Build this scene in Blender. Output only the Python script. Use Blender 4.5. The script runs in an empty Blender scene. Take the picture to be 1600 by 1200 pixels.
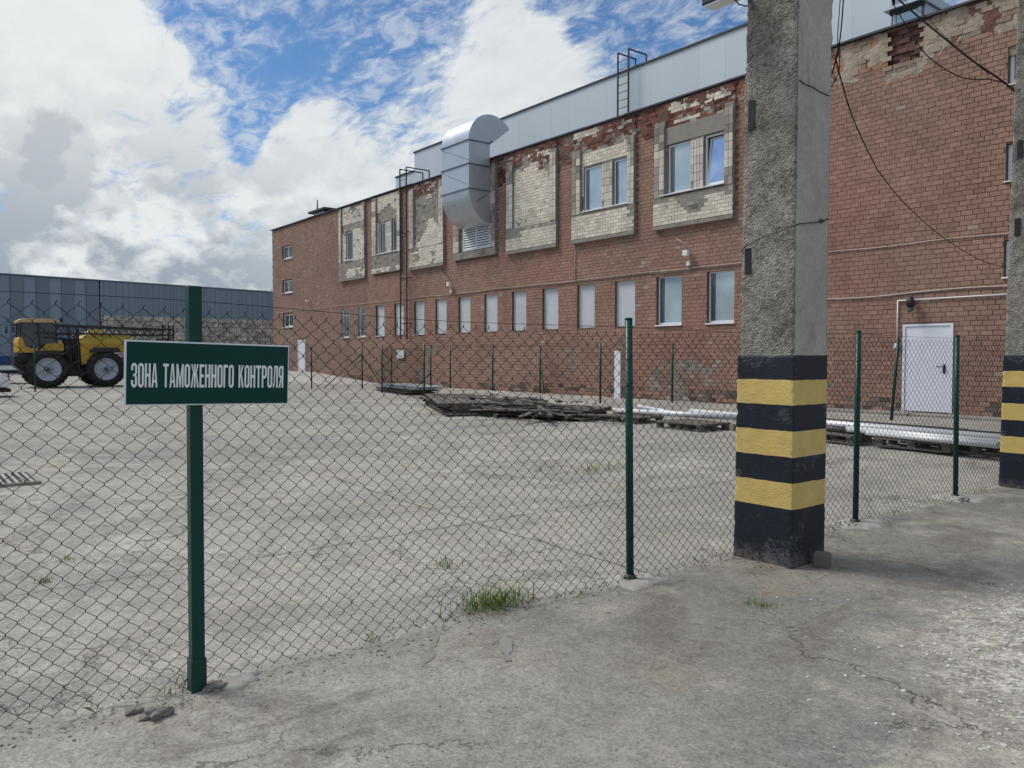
import bpy, math, random
import numpy as np
from mathutils import Vector, Matrix, noise
random.seed(7); rng = np.random.default_rng(7)
S = bpy.context.scene; COL = S.collection; R = math.radians

# ------------------------------------------------------------------ camera
PITCH = math.atan(45/1240); YAW = R(38.1)
cam = bpy.data.cameras.new('camera'); co = bpy.data.objects.new('camera', cam); COL.objects.link(co)
cam.sensor_width = 36; cam.lens = 36*1240/1600; cam.clip_start = .05; cam.clip_end = 3000
fw = Vector((-math.cos(YAW)*math.cos(PITCH), math.sin(YAW)*math.cos(PITCH), -math.sin(PITCH)))
co.location = (0, 0, 1.6); co.rotation_euler = fw.to_track_quat('-Z', 'Y').to_euler()
S.camera = co

# ------------------------------------------------------------------ node helper
class NT:
    def __init__(s, tree): s.t = tree; s.n = tree.nodes; s.l = tree.links
    def node(s, typ, **kw):
        n = s.n.new(typ)
        ins = kw.pop('ins', {})
        for k, v in kw.items(): setattr(n, k, v)
        for k, v in ins.items():
            if isinstance(v, bpy.types.NodeSocket): s.l.new(v, n.inputs[k])
            else: n.inputs[k].default_value = v
        return n
    def math(s, op, a, b=0.0, c=0.0, clamp=False):
        return s.node('ShaderNodeMath', operation=op, use_clamp=clamp, ins={0: a, 1: b, 2: c}).outputs[0]
    def vmath(s, op, a, b=(0, 0, 0)):
        n = s.node('ShaderNodeVectorMath', operation=op, ins={0: a})
        if op == 'SCALE':
            if isinstance(b, bpy.types.NodeSocket): s.l.new(b, n.inputs['Scale'])
            else: n.inputs['Scale'].default_value = b
        else:
            if isinstance(b, bpy.types.NodeSocket): s.l.new(b, n.inputs[1])
            else: n.inputs[1].default_value = b
        return n.outputs['Value'] if op in ('DOT_PRODUCT', 'LENGTH', 'DISTANCE') else n.outputs[0]
    def noise(s, vec, scale, detail=4.0, rough=.55, dist=0.0, col=False):
        n = s.node('ShaderNodeTexNoise', ins={'Vector': vec, 'Scale': scale, 'Detail': detail, 'Roughness': rough, 'Distortion': dist})
        return n.outputs[1 if col else 0]
    def voro(s, vec, scale, feature='F1', out=0, rnd=1.0):
        n = s.node('ShaderNodeTexVoronoi', feature=feature, ins={'Vector': vec, 'Scale': scale, 'Randomness': rnd})
        return n.outputs[out]
    def ramp(s, v, a, b, lo=0.0, hi=1.0, smooth=True):
        n = s.node('ShaderNodeMapRange', interpolation_type='SMOOTHSTEP' if smooth else 'LINEAR', ins={0: v, 1: a, 2: b, 3: lo, 4: hi})
        return n.outputs[0]
    def mix(s, f, a, b, mode='MIX'):
        n = s.node('ShaderNodeMix', data_type='RGBA', blend_type=mode, ins={0: f})
        for i, v in ((6, a), (7, b)):
            if isinstance(v, bpy.types.NodeSocket): s.l.new(v, n.inputs[i])
            else: n.inputs[i].default_value = (*v, 1) if len(v) == 3 else v
        return n.outputs[2]
    def sep(s, v):
        n = s.node('ShaderNodeSeparateXYZ', ins={0: v}); return n.outputs
    def comb(s, x, y, z):
        return s.node('ShaderNodeCombineXYZ', ins={0: x, 1: y, 2: z}).outputs[0]

# ------------------------------------------------------------------ world: Nishita sky with drifting cloud
SUN_AZ = Vector((-.84, -.54, 0)).normalized(); SUN_EL = R(52)
sdir = Vector((SUN_AZ.x*math.cos(SUN_EL), SUN_AZ.y*math.cos(SUN_EL), math.sin(SUN_EL)))
W = bpy.data.worlds.new('World'); S.world = W; W.use_nodes = True
N = NT(W.node_tree); N.n.clear()
sky = N.node('ShaderNodeTexSky', sky_type='NISHITA', sun_disc=False)
sky.sun_elevation = SUN_EL; sky.sun_rotation = math.atan2(sdir.x, sdir.y)
sky.altitude = 100; sky.air_density = 1.0; sky.dust_density = .4; sky.ozone_density = 2.0
tc = N.node('ShaderNodeTexCoord').outputs['Generated']
d0 = N.vmath('NORMALIZE', tc)
def cdir(px, py):      # a compass direction in the sky
    rt = Vector((math.sin(YAW), math.cos(YAW), 0)); up = rt.cross(fw)
    return (fw + rt*((px-800)/1240) + up*((600-py)/1240)).normalized()
wn = N.noise(d0, 3.2, 5, .6, col=True)
warp = N.vmath('SCALE', N.vmath('SUBTRACT', wn, (.5, .5, .5)), .22)
dw = N.vmath('ADD', d0, warp)
def lobe(px, py, r0, r1, v=dw):
    c = cdir(px, py); return N.ramp(N.vmath('DISTANCE', v, tuple(c)), r0, r1, 1, 0)
z0 = N.sep(d0)[2]
zc = N.math('MAXIMUM', z0, 0.0)
inv = N.math('DIVIDE', 1.0, N.math('ADD', zc, .16))
flat = N.vmath('MULTIPLY', N.vmath('SCALE', d0, inv), (1, 1, .25))
big = N.noise(N.vmath('ADD', flat, (3.1, 7.7, 0)), .75, 3, .5)
streak = N.noise(N.vmath('MULTIPLY', flat, (1.0, 2.0, 1.0)), 3.6, 6, .66, 1.0)
fine = N.noise(N.vmath('MULTIPLY', flat, (1.0, 1.5, 1.0)), 11.0, 5, .66, .5)
cov = N.math('MULTIPLY_ADD', big, .9, .20)
cov = N.math('ADD', cov, N.math('MULTIPLY', N.math('SUBTRACT', streak, .5), 1.7))
cov = N.math('ADD', cov, N.math('MULTIPLY', N.math('SUBTRACT', fine, .5), 1.0))
def addl(v, l, k): return N.math('MULTIPLY_ADD', l, k, v)
for px, py, r0, r1, k in ((450, 30, .02, .12, -.66), (380, 95, .0, .08, -.55), (270, -10, .0, .10, -.85), (520, 110, .0, .09, -.42), (430, 160, .0, .06, -.45), (400, 210, .0, .045, -.50), (405, 250, .0, .035, -.40), (600, 180, .0, .06, -.18),
                          (640, 50, .0, .12, -.26), (930, -10, .0, .10, -.62), (1090, 0, .0, .13, -.55), (0, 60, .05, .22, .45), (820, 115, .04, .15, .75), (160, 220, .06, .22, .30),
                          (550, 250, .02, .13, .45), (500, 330, .0, .15, .3), (345, 25, .0, .06, .55)):
    cov = addl(cov, lobe(px, py, r0, r1), k)
cov = N.math('ADD', cov, N.ramp(z0, .02, .20, .6, 0))
alpha = N.ramp(cov, .30, .98, smooth=False)
alpha = N.ramp(alpha, 0, 1)
veil = N.math('MULTIPLY', N.ramp(fine, .36, .64), N.ramp(cov, -.35, .30, .04, .55))
alpha = N.math('MAXIMUM', alpha, veil)
# shading inside the cloud: bright tops, grey-blue bases
puffv = N.vmath('MULTIPLY', d0, (1, 1, 1.55))
pw = N.vmath('ADD', puffv, N.vmath('SCALE', N.vmath('SUBTRACT', N.noise(puffv, 11, 5, .6, col=True), (.5, .5, .5)), .07))
def heap(v, sc): return N.noise(v, sc, 6, .55, 0)
hA = heap(pw, 6.5); hB = heap(N.vmath('ADD', pw, (.02, .0, .055)), 6.5)
hC = heap(pw, 15); hD = heap(N.vmath('ADD', pw, (.008, .0, .020)), 15)
vor = N.node('ShaderNodeTexVoronoi', feature='SMOOTH_F1', ins={'Vector': pw, 'Scale': 12.0, 'Detail': 1.0, 'Roughness': .6, 'Smoothness': .3}).outputs[0]
relief = N.math('ADD', N.math('MULTIPLY', N.math('SUBTRACT', hA, hB), 3.0), N.math('MULTIPLY', N.math('SUBTRACT', hC, hD), 3.4))
relief = N.math('ADD', relief, N.math('MULTIPLY', N.math('SUBTRACT', .34, vor), .9))
low = N.ramp(z0, .13, .34, 1, .08)
low = N.math('MULTIPLY', low, N.math('MULTIPLY_ADD', lobe(640, 260, .08, .32, d0), -.6, 1.0))
dv = N.vmath('ADD', d0, N.vmath('SCALE', N.vmath('SUBTRACT', N.noise(d0, 16, 5, .6, col=True), (.5, .5, .5)), .09))
dk = N.math('MAXIMUM', N.math('MAXIMUM', lobe(75, 215, .018, .042, dv), lobe(72, 275, .018, .050, dv)), N.math('MULTIPLY', lobe(10, 310, .01, .07, dv), .6))
low = N.math('MAXIMUM', low, dk)
bias = N.math('ADD', N.ramp(hA, .42, .62, -.10, .62), N.math('MULTIPLY', dk, N.ramp(hC, .38, .55, .25, 1.35)))
shade = N.math('SUBTRACT', bias, relief, clamp=True)
shade = N.math('MULTIPLY', shade, low, clamp=True)
thin = N.math('MULTIPLY', N.math('SUBTRACT', .60, streak), N.ramp(z0, .12, .3, .0, .55))
shade = N.math('ADD', shade, N.math('MAXIMUM', thin, 0.0), clamp=True)
ccol = N.mix(shade, (.79, .83, .85), (.215, .285, .370))
glow = lobe(110, 60, .0, .45, d0)
ccol = N.mix(N.math('MULTIPLY', glow, .5), ccol, (.92, .93, .92))
STR = .1
ccol = N.vmath('SCALE', ccol, .80/STR)
below = N.ramp(z0, -.05, 0.0, 1, 0)
skyc = N.vmath('MULTIPLY', sky.outputs[0], (.50, .70, .88))
skyc = N.mix(alpha, skyc, ccol)
skyc = N.mix(below, skyc, tuple(v/STR for v in (.22, .22, .21)))
bg = N.node('ShaderNodeBackground', ins={'Color': skyc, 'Strength': STR})
N.node('ShaderNodeOutputWorld', ins={'Surface': bg.outputs[0]})
W.cycles.sampling_method = 'MANUAL'; W.cycles.sample_map_resolution = 512
# ------------------------------------------------------------------ sun through thin cloud
sl = bpy.data.lights.new('sun', 'SUN'); sl.energy = 2.4; sl.angle = R(22); sl.color = (1, .955, .89)
so = bpy.data.objects.new('sun', sl); COL.objects.link(so); so.rotation_euler = (-sdir).to_track_quat('-Z', 'Y').to_euler(); so.location = (-20, -10, 40)
S.view_settings.view_transform = 'Standard'; S.view_settings.look = 'None'; S.view_settings.gamma = 1
S.view_settings.exposure = 0.28; S.view_settings.use_curve_mapping = False
S.render.engine = 'CYCLES'; S.cycles.max_bounces = 5; S.cycles.use_denoising = True

# ------------------------------------------------------------------ materials
def mat(name):
    m = bpy.data.materials.new(name); m.use_nodes = True; t = NT(m.node_tree); t.n.clear()
    b = t.node('ShaderNodeBsdfPrincipled'); t.node('ShaderNodeOutputMaterial', ins={0: b.outputs[0]})
    t.pos = t.node('ShaderNodeNewGeometry').outputs['Position']
    return m, t, b
def setb(t, b, **k):
    names = {'col': 'Base Color', 'rough': 'Roughness', 'metal': 'Metallic', 'spec': 'Specular IOR Level', 'coat': 'Coat Weight', 'nrm': 'Normal', 'emit': 'Emission Color'}
    for kk, v in k.items():
        i = b.inputs[names[kk]]
        if isinstance(v, bpy.types.NodeSocket): t.l.new(v, i)
        else: i.default_value = (*v, 1) if isinstance(v, tuple) else v
def bump(t, h, strength=.5, dist=.01, nrm=None):
    n = t.node('ShaderNodeBump', ins={'Height': h, 'Strength': strength, 'Distance': dist})
    if nrm is not None: t.l.new(nrm, n.inputs['Normal'])
    return n.outputs[0]
def simple(name, c, rough=.6, metal=0.0, var=.18, scale=6.0, bmp=.15, bd=.004, dirt=(.12, .11, .09), dirtk=.25, spec=.4):
    m, t, b = mat(name)
    n1 = t.noise(t.pos, scale, 6, .6); n2 = t.noise(t.pos, scale*9, 4, .6)
    f = t.math('MULTIPLY_ADD', n1, var*2, 1-var); f = t.math('MULTIPLY_ADD', t.math('SUBTRACT', n2, .5), var*.9, f)
    colr = t.vmath('SCALE', (0, 0, 0), f); t.n[-1].inputs[0].default_value = c
    g = t.math('MULTIPLY', t.ramp(t.noise(t.pos, scale*.45, 7, .65), .5, .75), dirtk)
    colr = t.mix(g, colr, dirt)
    setb(t, b, col=colr, rough=t.math('MULTIPLY_ADD', n1, .25, rough-.12), metal=metal, spec=spec, nrm=bump(t, n2, bmp, bd))
    return m
M = {}
M['green'] = simple('green_post_paint', (.004, .050, .037), .38, bmp=.15, scale=9, dirtk=.03, spec=.3)
M['wire'] = simple('green_coated_wire', (.010, .015, .013), .6, bmp=0, dirtk=.1, spec=.2)
M['black'] = simple('black_rubber', (.012, .012, .014), .7, scale=8, dirtk=.45, dirt=(.09, .08, .065))
M['blackmetal'] = simple('black_painted_steel', (.02, .022, .026), .5)
M['cable'] = simple('black_cable', (.006, .006, .006), .85, spec=.1, dirtk=.05)
M['white'] = simple('white_pvc', (.74, .76, .78), .4, var=.06, dirtk=.12)
M['whitepipe'] = simple('white_conduit', (.48, .42, .38), .5, var=.1, dirtk=.2)
M['door'] = simple('white_door_paint', (.68, .71, .77), .45, var=.05, dirtk=.1, scale=2)
M['coping'] = simple('dark_coping', (.035, .038, .045), .5)
M['mortar'] = simple('mortar', (.165, .098, .078), .9, scale=3, bmp=.6)
M['graymortar'] = simple('gray_mortar_render', (.265, .245, .215), .92, var=.35, scale=3.5, bmp=.9, bd=.02, dirt=(.08, .07, .06), dirtk=.6)
M['conc'] = simple('cast_concrete', (.26, .245, .22), .9, var=.25, scale=4, bmp=.6, bd=.01, dirt=(.10, .09, .075), dirtk=.5)
M['footing'] = simple('pale_cement', (.42, .40, .37), .92, var=.28, scale=14, bmp=.9, bd=.012, dirt=(.12, .105, .09), dirtk=.8)
M['board'] = simple('blanking_board', (.53, .56, .575), .5, var=.10, scale=1.3, dirtk=.35, dirt=(.27, .28, .28))
M['steel'] = simple('galvanised_sheet', (.50, .54, .58), .40, metal=.6, var=.12, scale=2.5, dirtk=.18, dirt=(.2, .21, .22), bmp=.05)
M['steelrib'] = simple('galvanised_flange', (.16, .18, .20), .5, metal=.5)
M['pipe'] = simple('silver_pipe', (.62, .63, .64), .48, metal=.2, var=.1, scale=3, dirtk=.25, dirt=(.3, .29, .27))
M['darkpipe'] = simple('dark_pipe', (.05, .052, .058), .45, metal=.2)
M['wood'] = simple('weathered_wood', (.135, .118, .102), .85, var=.6, scale=5, dirtk=.7, dirt=(.022, .02, .018), bmp=.5)
M['paleplank'] = simple('pale_plank', (.38, .355, .32), .8, var=.35, scale=4, dirtk=.35, bmp=.4)
M['yellow'] = simple('yellow_machine_paint', (.52, .31, .035), .45, var=.15, scale=2.5, dirtk=.6, dirt=(.20, .14, .05))
M['ytank'] = simple('yellow_plastic_tank', (.50, .40, .06), .5, var=.15, scale=2, dirtk=.6, dirt=(.22, .17, .06))
M['cabroof'] = simple('faded_cab_roof', (.50, .38, .20), .5, dirtk=.4)
M['rim'] = simple('pale_wheel_rim', (.38, .42, .48), .45, var=.12, dirtk=.25)
M['cabglass'] = simple('dark_cab_glass', (.035, .045, .055), .15, var=.3, dirtk=.05, spec=.8)
M['blue'] = simple('blue_body_paint', (.012, .05, .20), .45)
M['carpaint'] = simple('white_car_paint', (.72, .73, .75), .25, var=.03, dirtk=.08)
M['signgreen'] = simple('sign_green_film', (.001, .046, .038), .30, var=.06, scale=2.5, dirtk=.0, bmp=.01, spec=.22)
M['signwhite'] = simple('sign_white_film', (.84, .88, .90), .4, var=.03, dirtk=.02)
M['darkcover'] = simple('bridging_shadowed_interior', (.02, .02, .022), .8)
M['stone'] = simple('white_rubble', (.50, .485, .46), .9, var=.3, scale=20, bmp=.6)
M['greystone'] = simple('grey_grit', (.22, .20, .175), .9, var=.45, scale=12, bmp=.5)
M['brickblock'] = simple('brown_concrete_block', (.17, .135, .115), .9, var=.25, scale=10, bmp=.5)

def brick_material():
    m, t, b = mat('fired_brick')
    at = t.node('ShaderNodeAttribute', attribute_name='col').outputs['Color']
    oc = t.node('ShaderNodeObjectInfo').outputs['Color']
    c = t.mix(1.0, at, oc, 'MULTIPLY')
    n1 = t.noise(t.pos, .55, 5, .6); n2 = t.noise(t.pos, 22, 6, .65); n3 = t.noise(t.vmath('MULTIPLY', t.pos, (1.2, 1, .25)), 1.6, 5, .65)
    f = t.math('MULTIPLY_ADD', n1, .4, .80); f = t.math('MULTIPLY_ADD', t.math('SUBTRACT', n2, .5), .55, f)
    f = t.math('MULTIPLY_ADD', t.math('SUBTRACT', n3, .5), .5, f)
    c = t.vmath('SCALE', c, f)
    ef = t.math('MULTIPLY', t.ramp(t.noise(t.pos, 1.3, 8, .7), .58, .80), .22)
    c = t.mix(ef, c, (.33, .27, .225))
    setb(t, b, col=c, rough=.88, spec=.25, nrm=bump(t, n2, .7, .006))
    return m
M['brick'] = brick_material()

def cladding(name, c, c2, sc=1.0):
    m, t, b = mat(name)
    oc = t.node('ShaderNodeObjectInfo').outputs['Color']
    n1 = t.noise(t.vmath('MULTIPLY', t.pos, (1, 1, .12)), 1.2*sc, 6, .6); n2 = t.noise(t.pos, .25, 3, .5)
    cc = t.mix(t.math('MULTIPLY_ADD', n1, .7, t.math('MULTIPLY', n2, .3)), c, c2)
    cc = t.mix(1.0, cc, oc, 'MULTIPLY')
    setb(t, b, col=cc, rough=.5, spec=.35, metal=.1)
    return m
M['clad'] = cladding('pale_metal_cladding', (.50, .56, .60), (.58, .63, .66))
M['cladblue'] = cladding('blue_grey_cladding', (.165, .21, .265), (.215, .265, .325), .5)

def glass_material(name, base, metal):
    m, t, b = mat(name)
    n1 = t.noise(t.pos, .9, 3, .5, .5)
    c = t.mix(t.ramp(n1, .35, .65), tuple(v*.82 for v in base), base)
    setb(t, b, col=c, rough=.06, metal=metal, spec=.9, nrm=bump(t, t.noise(t.pos, 1.5, 2), .03, .02))
    return m
M['glass'] = glass_material('pale_glass', (.52, .62, .66), .35)  # pale grey-blue base colour, part metallic
M['glassblue'] = glass_material('sky_reflecting_glass', (.55, .65, .80), .9)
M['glassdark'] = glass_material('dark_glass', (.10, .13, .14), .25)

def ground_material():
    m, t, b = mat('worn_yard_surface')
    p = t.pos; xyz = t.sep(p)
    wob = t.noise(p, .6, 5, .6); wob2 = t.noise(p, 3.0, 5, .65)
    # side of the fence: worn grey concrete inside the yard, dusty asphalt outside
    edge = t.math('ADD', xyz[0], t.math('MULTIPLY', t.math('SUBTRACT', wob2, .5), .5))
    inside = t.ramp(edge, -3.98, -3.72, 1, 0)
    n1 = t.noise(p, .22, 6, .6, .6); n2 = t.noise(p, 1.1, 7, .62, .4); n3 = t.noise(p, 7, 6, .7); n4 = t.noise(p, 46, 4, .7)
    pr = t.comb(t.vmath('DOT_PRODUCT', p, (.50, .866, 0)), t.vmath('DOT_PRODUCT', p, (-.866, .50, 0)), 0.0)
    strk = t.noise(t.vmath('MULTIPLY', pr, (.6, 1.2, 1)), 1.0, 8, .70, .9)
    conc = t.mix(t.ramp(n1, .36, .62), (.300, .288, .266), (.360, .344, .316))
    conc = t.mix(t.math('MULTIPLY', t.ramp(n2, .50, .56), .36), conc, (.225, .220, .220))
    conc = t.mix(t.math('MULTIPLY', t.ramp(strk, .52, .62), .32), conc, (.43, .41, .38))
    conc = t.mix(t.math('MULTIPLY', t.ramp(t.noise(t.vmath('ADD', p, (9, 4, 0)), .8, 6, .65), .55, .75), .4), conc, (.36, .305, .240))
    asp = t.mix(t.ramp(n1, .35, .62), (.205, .198, .180), (.285, .268, .235))
    asp = t.mix(t.math('MULTIPLY', t.ramp(n2, .42, .68), .80), asp, (.170, .170, .172))
    asp = t.mix(t.math('MULTIPLY', t.ramp(strk, .50, .64), .75), asp, (.355, .335, .295))
    asp = t.mix(t.math('MULTIPLY', t.ramp(t.noise(t.vmath('ADD', p, (2, 14, 0)), 1.6, 7, .7), .54, .72), .75), asp, (.150, .128, .108))
    # pale dust gathered outside the first post and along the mesh foot
    nearpost = t.ramp(t.vmath('DISTANCE', t.vmath('MULTIPLY', p, (1, .8, 0)), (-3.2, .5, 0)), .5, 2.4, 1, 0)
    asp = t.mix(t.math('MULTIPLY', nearpost, t.ramp(wob2, .3, .6, .4, .95)), asp, (.37, .355, .325))
    # oil, tyre and damp stains of their own shape, and rusty or chalky blotches
    st = t.ramp(t.noise(t.vmath('MULTIPLY', t.vmath('ADD', p, (31, 2, 0)), (1.0, .55, 1)), .9, 8, .66, 1.0), .535, .60)
    asp = t.mix(t.math('MULTIPLY', st, .50), asp, (.150, .134, .116))
    conc = t.mix(t.math('MULTIPLY', t.ramp(t.noise(t.vmath('MULTIPLY', t.vmath('ADD', pr, (3, 22, 0)), (.5, 1.1, 1)), .55, 8, .66, 1.2), .52, .555), .42), conc, (.215, .208, .203))
    ru = t.ramp(t.noise(t.vmath('ADD', p, (12, 12, 0)), 1.15, 6, .66), .57, .70)
    asp = t.mix(t.math('MULTIPLY', ru, .5), asp, (.30, .245, .19)); conc = t.mix(t.math('MULTIPLY', ru, .35), conc, (.40, .33, .255))
    ch = t.ramp(t.noise(t.vmath('ADD', p, (7, 19, 0)), .75, 9, .72, .8), .55, .66)
    asp = t.mix(t.math('MULTIPLY', ch, .55), asp, (.36, .345, .315)); conc = t.mix(t.math('MULTIPLY', ch, .45), conc, (.52, .505, .475))
    # worn tyre lanes and slab joints in the yard
    lane = t.noise(t.vmath('MULTIPLY', t.vmath('ADD', pr, (0, 4, 0)), (.16, 1.3, 1)), 1.0, 6, .66, .8)
    conc = t.mix(t.math('MULTIPLY', t.ramp(lane, .54, .66), .24), conc, (.195, .188, .180))
    jx = t.math('PINGPONG', t.math('ADD', xyz[0], t.math('MULTIPLY', wob, .25)), 3.0); jy = t.math('PINGPONG', t.math('ADD', xyz[1], t.math('MULTIPLY', wob, .3)), 2.25)
    jt = t.math('MAXIMUM', t.ramp(jx, .0, .025, 1, 0), t.ramp(jy, .0, .025, 1, 0))
    conc = t.mix(t.math('MULTIPLY', jt, t.ramp(n2, .36, .50, .15, .85)), conc, (.10, .09, .078))
    c = t.mix(inside, asp, conc)
    # white crushed material creeping in from the east
    dv = t.vmath('DISTANCE', t.vmath('MULTIPLY', p, (1, .83, 0)), (-.75, 4.32, 0))
    rub = t.ramp(t.math('ADD', dv, t.math('MULTIPLY', t.math('SUBTRACT', wob2, .5), 1.3)), 1.0, 1.75, 1, 0)
    rv = t.sep(t.voro(p, 38, 'F1', 1))[0]; c = t.mix(t.math('MULTIPLY', rub, .8), c, (.24, .225, .20)); rub = t.math('MULTIPLY', rub, t.math('MULTIPLY_ADD', rv, .75, .25))
    c = t.mix(t.math('MULTIPLY', rub, t.ramp(t.math('MULTIPLY_ADD', t.noise(p, 24, 4, .7), .6, t.math('MULTIPLY', n3, .4)), .46, .52, .05, .85)), c, (.56, .54, .51))
    # aggregate speckle
    sp = t.voro(p, 95, 'F1', 1); spv = t.sep(sp)[0]
    f = t.math('MULTIPLY_ADD', t.math('SUBTRACT', spv, .5), .38, 1.0)
    f = t.math('MULTIPLY_ADD', t.math('SUBTRACT', n4, .5), .85, f)
    f = t.math('MULTIPLY_ADD', t.math('SUBTRACT', n3, .5), .75, f)
    c = t.vmath('SCALE', c, f)
    # cracks
    cv = t.vmath('ADD', p, t.vmath('SCALE', t.vmath('SUBTRACT', t.noise(p, 1.8, 6, .65, col=True), (.5, .5, .5)), .9))
    cr = t.voro(cv, .42, 'DISTANCE_TO_EDGE'); cr2 = t.voro(t.vmath('ADD', cv, (5, 3, 0)), 1.7, 'DISTANCE_TO_EDGE')
    k1 = t.math('MULTIPLY', t.ramp(cr, .0, .0045, 1, 0), t.ramp(wob, .44, .56))
    k2 = t.math('MULTIPLY', t.ramp(cr2, .0, .016, 1, 0), t.math('MULTIPLY', t.ramp(t.noise(p, .5, 3), .47, .58), t.math('MULTIPLY_ADD', inside, .8, .2)))
    k = t.math('MAXIMUM', k1, t.math('MULTIPLY', k2, .8))
    # pits, chips and pale stones standing out of the worn binder
    pv = t.voro(p, 21, 'F1', 0); pc = t.sep(t.voro(p, 21, 'F1', 1))[1]; pits = t.math('MULTIPLY', t.ramp(pv, .10, .22, 1, 0), t.ramp(pc, .80, .84))
    chips = t.math('MULTIPLY', t.ramp(pv, .06, .16, 1, 0), t.ramp(pc, .14, .10))
    c = t.mix(t.math('MULTIPLY', pits, .55), c, (.085, .075, .062)); c = t.mix(t.math('MULTIPLY', chips, .55), c, (.52, .50, .47))
    gr2 = t.noise(p, 17, 6, .8); c = t.vmath('SCALE', c, t.math('MULTIPLY_ADD', t.math('SUBTRACT', gr2, .5), .75, 1.0))
    c = t.mix(t.math('MULTIPLY', k, .55), c, (.09, .082, .07))
    c = t.vmath('MULTIPLY', c, (1.02, 1.0, .962))
    h = t.math('MULTIPLY_ADD', n3, .5, t.math('MULTIPLY', n4, .5)); h = t.math('SUBTRACT', h, t.math('MULTIPLY', k, 1.5)); h = t.math('MULTIPLY_ADD', spv, .35, h)
    setb(t, b, col=c, rough=.93, spec=.22, nrm=bump(t, h, .8, .010))
    return m
M['ground'] = ground_material()

def pillar_material():
    m, t, b = mat('banded_rough_concrete')
    g = t.node('ShaderNodeNewGeometry'); p = t.node('ShaderNodeTexCoord').outputs['Object']
    ny = t.math('ABSOLUTE', t.sep(g.outputs['Normal'])[1]); rgh = t.ramp(ny, .35, .75)
    z = t.sep(p)[2]; px = t.sep(p)[0]
    n1 = t.noise(p, 2.2, 7, .65); n2 = t.noise(p, 24, 7, .72); ag = t.voro(p, 75, 'F1', 0); agc = t.sep(t.voro(p, 58, 'F1', 1))[0]
    rc = t.mix(t.ramp(n1, .34, .66), (.155, .145, .125), (.30, .285, .25))
    rc = t.vmath('SCALE', rc, t.math('MULTIPLY_ADD', agc, .6, .68))
    rc = t.mix(t.math('MULTIPLY', t.ramp(n2, .53, .64), .75), rc, (.050, .044, .036))
    pt_ = t.noise(p, 6.5, 8, .75, .4); rc = t.mix(t.math('MULTIPLY', t.ramp(pt_, .52, .66), .65), rc, (.060, .055, .045)); rc = t.mix(t.math('MULTIPLY', t.ramp(pt_, .50, .36), .45), rc, (.38, .365, .33))
    rc = t.mix(t.math('MULTIPLY', t.ramp(t.noise(t.vmath('ADD', p, (3, 0, 1)), 1.3, 6, .6), .52, .72), .7), rc, (.25, .25, .235))
    rc = t.mix(t.math('MULTIPLY', t.ramp(t.noise(t.vmath('ADD', p, (1, 7, 2)), .9, 5, .6), .52, .70), .35), rc, (.11, .10, .045))
    sm = t.mix(t.ramp(n1, .3, .7), (.37, .365, .345), (.46, .45, .43)); sm = t.vmath('SCALE', sm, t.math('MULTIPLY_ADD', n2, .7, .62)); sm = t.vmath('MULTIPLY', sm, (1.03, 1.0, .95))
    sm = t.vmath('SCALE', sm, t.math('MULTIPLY_ADD', t.noise(p, 70, 4, .75), .5, .75))
    sm = t.mix(t.math('MULTIPLY', t.ramp(t.noise(t.vmath('MULTIPLY', p, (1, 1, .3)), 5, 7, .7), .52, .70), .55), sm, (.20, .185, .16))
    sm = t.mix(t.math('MULTIPLY', t.ramp(t.voro(p, 34, 'F1', 0), .0, .10, 1, 0), t.ramp(n1, .5, .6)), sm, (.07, .06, .05))
    c = t.mix(rgh, sm, rc)
    # the painted bands, edges a little uneven
    zz = t.math('ADD', z, t.math('MULTIPLY', t.math('SUBTRACT', t.noise(p, 9, 3), .5), .016))
    cr = t.node('ShaderNodeValToRGB', ins={0: t.math('DIVIDE', zz, 2.0)}); e = cr.color_ramp; e.interpolation = 'CONSTANT'
    K = (.010, .014, .024, 1); Yl = (.64, .475, .155, 1)
    e.elements[0].position = 0; e.elements[0].color = K; e.elements[1].position = .44/2; e.elements[1].color = Yl
    for zb, cc in ((.64, K), (.83, Yl), (1.03, K), (1.22, Yl), (1.41, K)):
        q = e.elements.new(zb/2); q.color = cc
    paint = t.vmath('SCALE', cr.outputs[0], t.math('MULTIPLY_ADD', t.noise(p, 5, 6, .65), .5, .75))
    paint = t.mix(t.math('MULTIPLY', t.ramp(t.noise(p, 11, 8, .75), .62, .72), .55), paint, (.16, .15, .13))
    scr = t.noise(t.vmath('MULTIPLY', t.vmath('ADD', p, (0, 0, .35)), (9, 9, 14)), 1.1, 5, .7, 1.5)
    paint = t.mix(t.math('MULTIPLY', t.ramp(t.math('ABSOLUTE', t.math('SUBTRACT', scr, .5)), .0, .012, 1, 0), t.ramp(t.noise(p, 3.0, 2), .56, .62)), paint, (.30, .31, .33))
    pm = t.math('MULTIPLY', t.ramp(zz, 1.597, 1.603, 1, 0), t.ramp(t.noise(p, 16, 8, .7), .28, .31))
    c = t.mix(pm, c, paint)
    dustf = t.math('MULTIPLY', t.ramp(z, .0, .16, .65, 0), t.ramp(n2, .35, .6)); c = t.mix(dustf, c, (.22, .20, .17))
    hs = t.math('MULTIPLY_ADD', t.math('SUBTRACT', .5, ag), 1.0, t.math('MULTIPLY', n2, 1.2))
    amt = t.math('MULTIPLY_ADD', rgh, .9, .08); amt = t.math('MULTIPLY', amt, t.math('MULTIPLY_ADD', pm, -.72, 1.0))
    bn = t.node('ShaderNodeBump', ins={'Height': hs, 'Strength': amt, 'Distance': .009})
    setb(t, b, col=c, rough=t.math('MULTIPLY_ADD', pm, -.40, .93), spec=.35, nrm=bn.outputs[0])
    return m
M['pillar'] = pillar_material()

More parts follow.
